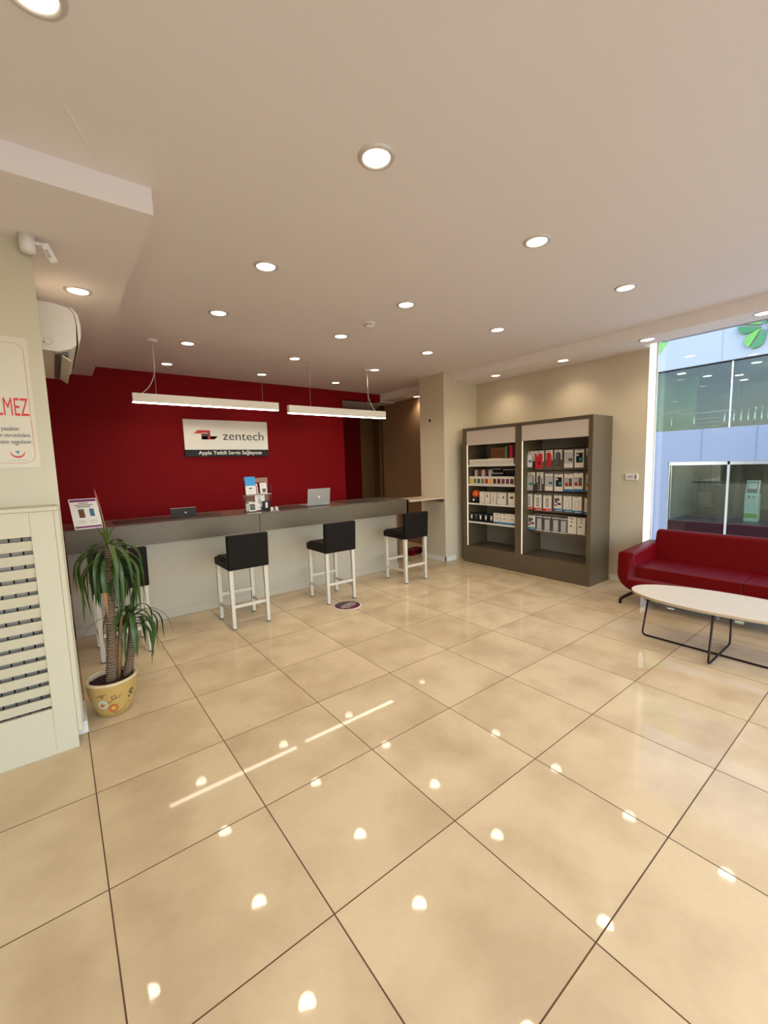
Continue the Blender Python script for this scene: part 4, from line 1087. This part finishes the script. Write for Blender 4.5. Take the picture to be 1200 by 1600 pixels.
# ================================================================== OUTSIDE
b = MB(); b.box(-40, -40, -2.4, 40, -3.9, -2.2, 'asph'); b.box(5.3, -3.9, -2.4, 40, 25, -2.2, 'asph'); struct(b, 'ground')
FX = 18.0
def fb(b, x0, y0, z0, x1, y1, z1, k, bev=0): b.box(x0-FX, y0-0, z0+1.3, x1-FX, y1-0, z1+1.3, k, bev)
bank = thing('opposite_building', 'white panelled two-storey building with glass front across the street', 'building', (FX, 0, -1.3))
def fpart(name, boxes):
    b = MB()
    for bx_ in boxes: fb(b, *bx_)
    return b.build(name, bank)
fpart('upper_fascia', [(FX-.15, -14, 4.74, FX+.3, 5.57, 9.5, 'facade')])
fpart('lower_fascia', [(FX-.15, -14, 1.32, FX+.3, 9, 2.485, 'facadeb')])
sb = [(FX-.158, y-.012, 1.32, FX-.148, y+.012, 2.485, 'seam') for y in (4.0, 2.48, .9, -.7, -2.3, 5.9)]
sb += [(FX-.156, 3.55-.008, 4.74, FX-.148, 3.55+.008, 9.5, 'facadeb'), (FX-.156, 1.2, 4.74, FX-.148, 1.216, 9.5, 'facadeb')]
fpart('panel_joints', sb)
fpart('corner_pillar', [(FX-.15, 5.05, -2.2, FX+.25, 9, 1.32, 'facadeb')])
fpart('side_wall', [(FX-.1, 5.9, 2.485, FX+.3, 9, 9.5, 'bwallg')])
b = MB(); b.prism([(-.16, 5.6, 9.5+1.3), (-.16, 5.6, 5.20+1.3), (-.16, 5.05, 5.98+1.3), (-.16, 4.2, 9.5+1.3)], (.1, 0, 0), 'fgreen'); b.build('green_corner_panel', bank)
# upper storey interior
fpart('upper_floor', [(FX, -14, 2.30, FX+7, 6, 2.42, 'bfloor')])
fpart('upper_ceiling', [(FX, -14, 4.74, FX+7, 6, 4.86, 'bwall')])
fpart('upper_back_wall', [(FX+6.5, -14, 2.42, FX+6.7, 6, 4.74, 'bwall'), (FX+.2, 5.6, 2.42, FX+6.7, 5.9, 4.74, 'bwallg')])
fpart('upper_partition', [(FX+2.2, 3.6, 2.42, FX+2.4, 4.9, 4.30, 'bdark'), (FX+2.2, 4.9, 2.42, FX+2.35, 5.6, 4.74, 'bwallg')])
fpart('upper_glazing', [(FX+.05, -14, 2.485, FX+.06, 5.6, 4.74, 'bglass')])
fpart('glazing_bar', [(FX+.02, 3.26, 2.485, FX+.08, 3.30, 4.74, 'steel')])
rail = thing('balcony_railing', 'steel railing with short posts behind the upper glass across the street', 'railing', (FX+.9, 0, 2.42))
b = MB(); b.tube([(0, 5.6, .72), (0, 3.4, .72)], .018, 'steel', n=8); b.tube([(0, 3.4, .72), (.0, -8, .72)], .016, 'steel', n=8); b.build('handrail', rail)
b = MB()
for z in (.2, .35, .5): b.tube([(0, 5.6, z), (0, 3.7, z)], .008, 'steel', n=6)
b.build('rail_wires', rail)
for y in (5.3, 4.55, 3.62, 3.35, 3.15, 2.95, 2.77, 2.59, 2.42, 2.25, 2.08, 1.9, 1.5, 1.1, .7):
    b = MB(); b.tube([(-.1, y, 0), (-.1, y, .74)], .028, 'steel', n=8); b.build('post', rail)
for x, y, lb in ((FX+1.0, 5.1, 'leftmost round lamp in the ceiling of the upper floor opposite'), (FX+2.6, 4.7, 'second lamp of the upper floor opposite, above the dark partition'), (FX+1.2, 2.9, 'lamp of the upper floor opposite, at the right edge'),
              (FX+3.6, 3.9, 'far lamp of the upper floor opposite, left of the glazing bar'), (FX+5.2, 4.1, 'deepest lamp of the upper floor opposite')):
    b = MB(); b.lathe([(.17, 0), (.17, -.012), (.15, -.016)], (0, 0, 0), 'chrome', n=24); tt = tag(b.build('office_downlight', loc=(x, y, 4.74)), lb, 'ceiling light', 'lamps of the upper floor opposite')
    b = MB(); b.lathe([(.0005, -.019), (.14, -.017)], (0, 0, 0), 'lens', n=24, caps=False); b.build('diffuser', tt)
for x, y, z, e in ((FX+2.2, 2.0, 4.2, 45), (FX+4.5, 0.5, 4.2, 45), (FX+0.6, 2.0, 1.0, 24), (FX+1.4, 4.2, 1.0, 8), (FX+3.6, 1.0, 1.0, 22)):  # unseen point lights added to brighten both storeys, without fixtures
    ld = bpy.data.lights.new('added_interior_light', 'POINT'); ld.energy = e; ld.color = (1, .97, .92); ld.shadow_soft_size = .12
    lo = bpy.data.objects.new('lamp', ld); COL.objects.link(lo); lo.parent = bank; lo.location = (x-FX, y, z+1.3)
# clover emblem: two leaves show, four are built
t = thing('leaf_emblem', 'green leaf-shaped emblem on the white fascia across the street', 'emblem', (FX-.16, 2.47, 5.60))
def leafsign(ang, k1, k2):
    def tr(p): 
        c, s_ = math.cos(ang), math.sin(ang); return (0, p[0]*c-p[1]*s_, p[0]*s_+p[1]*c)
    l, r, v = [], [], []
    L = .60
    prof_ = [(0, .01), (.12, .08), (.3, .16), (.5, .21), (.7, .22), (.86, .17), (.97, .08), (1.0, .02)]
    b = MB(); b.prism([(-.02,)+tr((.03, .06+y*L))[1:] for w, y in ()] if False else [tuple(Vector(tr((.02+w*1.0, .08+f*L)))+Vector((-.02, 0, 0))) for f, w in prof_]+[tuple(Vector(tr((.02, .08+L)))+Vector((-.02, 0, 0)))][:0]+[tuple(Vector(tr((.02, .08+.98*L)))+Vector((-.02, 0, 0))), tuple(Vector(tr((.02, .10)))+Vector((-.02, 0, 0)))], (-.08, 0, 0), k1); b.build('leaf_half', t)
    b = MB(); b.prism([tuple(Vector(tr((-.05-w*1.0, .08+f*L)))+Vector((-.02, 0, 0))) for f, w in prof_]+[tuple(Vector(tr((-.05, .08+.98*L)))+Vector((-.02, 0, 0))), tuple(Vector(tr((-.05, .10)))+Vector((-.02, 0, 0)))], (-.08, 0, 0), k2); b.build('leaf_half', t)
for ang in (math.radians(208), math.radians(-75), math.radians(28), math.radians(105)): leafsign(ang, 'fgreen2', 'fgreen3')
# ground storey
fpart('ground_floor_slab', [(FX, -14, -.95, FX+7, 5.05, -.86, 'bfloor'), (FX-.02, -14, -2.2, FX, 5.05, -.9, 'sill')])
fpart('ground_ceiling', [(FX+.3, -14, 1.32, FX+7, 5.05, 1.40, 'bwall')])
fpart('ground_back_wall', [(FX+5.5, -14, -.86, FX+5.7, 3.6, 1.32, 'bwall'), (FX+3.0, 3.55, -.86, FX+3.15, 5.05, 1.32, 'bdark'), (FX+.3, 4.95, -.86, FX+3.0, 5.05, 1.32, 'bwall'), (FX+1.9, 3.30, -.86, FX+5.6, 3.45, 1.32, 'bdark')])
fpart('door_mullion', [(FX-.05, 5.0, -2.2, FX+.05, 5.08, 1.32, 'steel'), ])
fpart('door_mullion', [(FX-.05, 3.18, -2.2, FX+.05, 3.25, 1.32, 'steel')])
fpart('transom', [(FX-.05, -14, 1.20, FX+.05, 5.0, 1.32, 'steel')])
fpart('ground_glazing', [(FX, -14, -.86, FX+.01, 5.0, 1.2, 'bglass')])
t = thing('wall_picture', 'tall dark-framed picture on the wall of the ground floor opposite', 'picture', (FX+2.98, 4.28, .25))
b = MB(); b.box(-.04, -.22, 0, 0, .22, .95, 'blackp', bev=.005); b.build('frame', t)
b = MB(); b.box(-.045, -.18, .04, -.038, .18, .91, 'bwall'); b.build('picture', t)
t = thing('office_chair', 'dark olive office chair behind the glass of the ground floor opposite', 'chair', (FX+1.3, 4.15, -.86))
K['olive'] = mat('olive_fabric', (0.075, 0.07, 0.04), .8, var=.1)
b = MB(); b.box(-.24, -.25, .42, .24, .25, .52, 'olive', bev=.04); b.build('seat', t)
b = MB(); b.box(-.30, -.23, .50, -.22, .23, 1.0, 'olive', bev=.035); b.build('backrest', t)
b = MB(); b.tube([(0, 0, .42), (0, 0, .06)], .03, 'blackp', n=10); b.build('column', t)
b = MB()
for q in range(5):
    a = 2*PI*q/5; b.tube([(0, 0, .08), (.28*math.cos(a), .28*math.sin(a), .04)], .02, 'blackp', n=6); b.lathe([(.02, 0), (.025, .03)], (.28*math.cos(a), .28*math.sin(a), 0), 'blackp', n=10)
b.build('star_base', t)
t = thing('self_service_kiosk', 'white self-service kiosk with tilted screen and green base stripe across the street', 'kiosk', (FX+1.0, 2.72, -.86))
b = MB(); b.box(-.18, -.19, 0, .18, .19, .98, 'kiosk', bev=.02); b.build('body', t)
b = MB(); b.box(-.185, -.18, .14, -.179, .18, .30, 'fgreen3'); b.box(-.185, -.18, .30, -.1795, .18, .62, 'leafy') if False else None; b.build('green_stripe', t)
MK = Matrix.Translation((-.16, 0, .98)) @ Matrix.Rotation(math.radians(18), 4, 'Y')
b = MB(); b.box(0, -.19, -.02, .07, .19, .52, 'kiosk', bev=.015, M=MK); b.build('screen_housing', t)
b = MB(); b.box(-.006, -.15, .05, .002, .15, .46, 'dgrey', M=MK); b.box(-.009, -.12, .20, -.005, .13, .43, 'lgrey', M=MK); b.build('screen', t)
b = MB(); b.box(-.19, -.10, .86, -.178, -.02, .90, 'dgrey'); b.box(-.19, .04, .84, -.178, .10, .92, 'dgrey'); b.build('card_slot', t)
t = thing('green_wall_sign', 'green sign strip high on the wall behind the kiosk', 'sign', (FX+5.48, 1.2, .95))
b = MB(); b.box(-.03, -.9, 0, 0, .75, .22, 'fgreen3', bev=.005); b.build('strip', t)
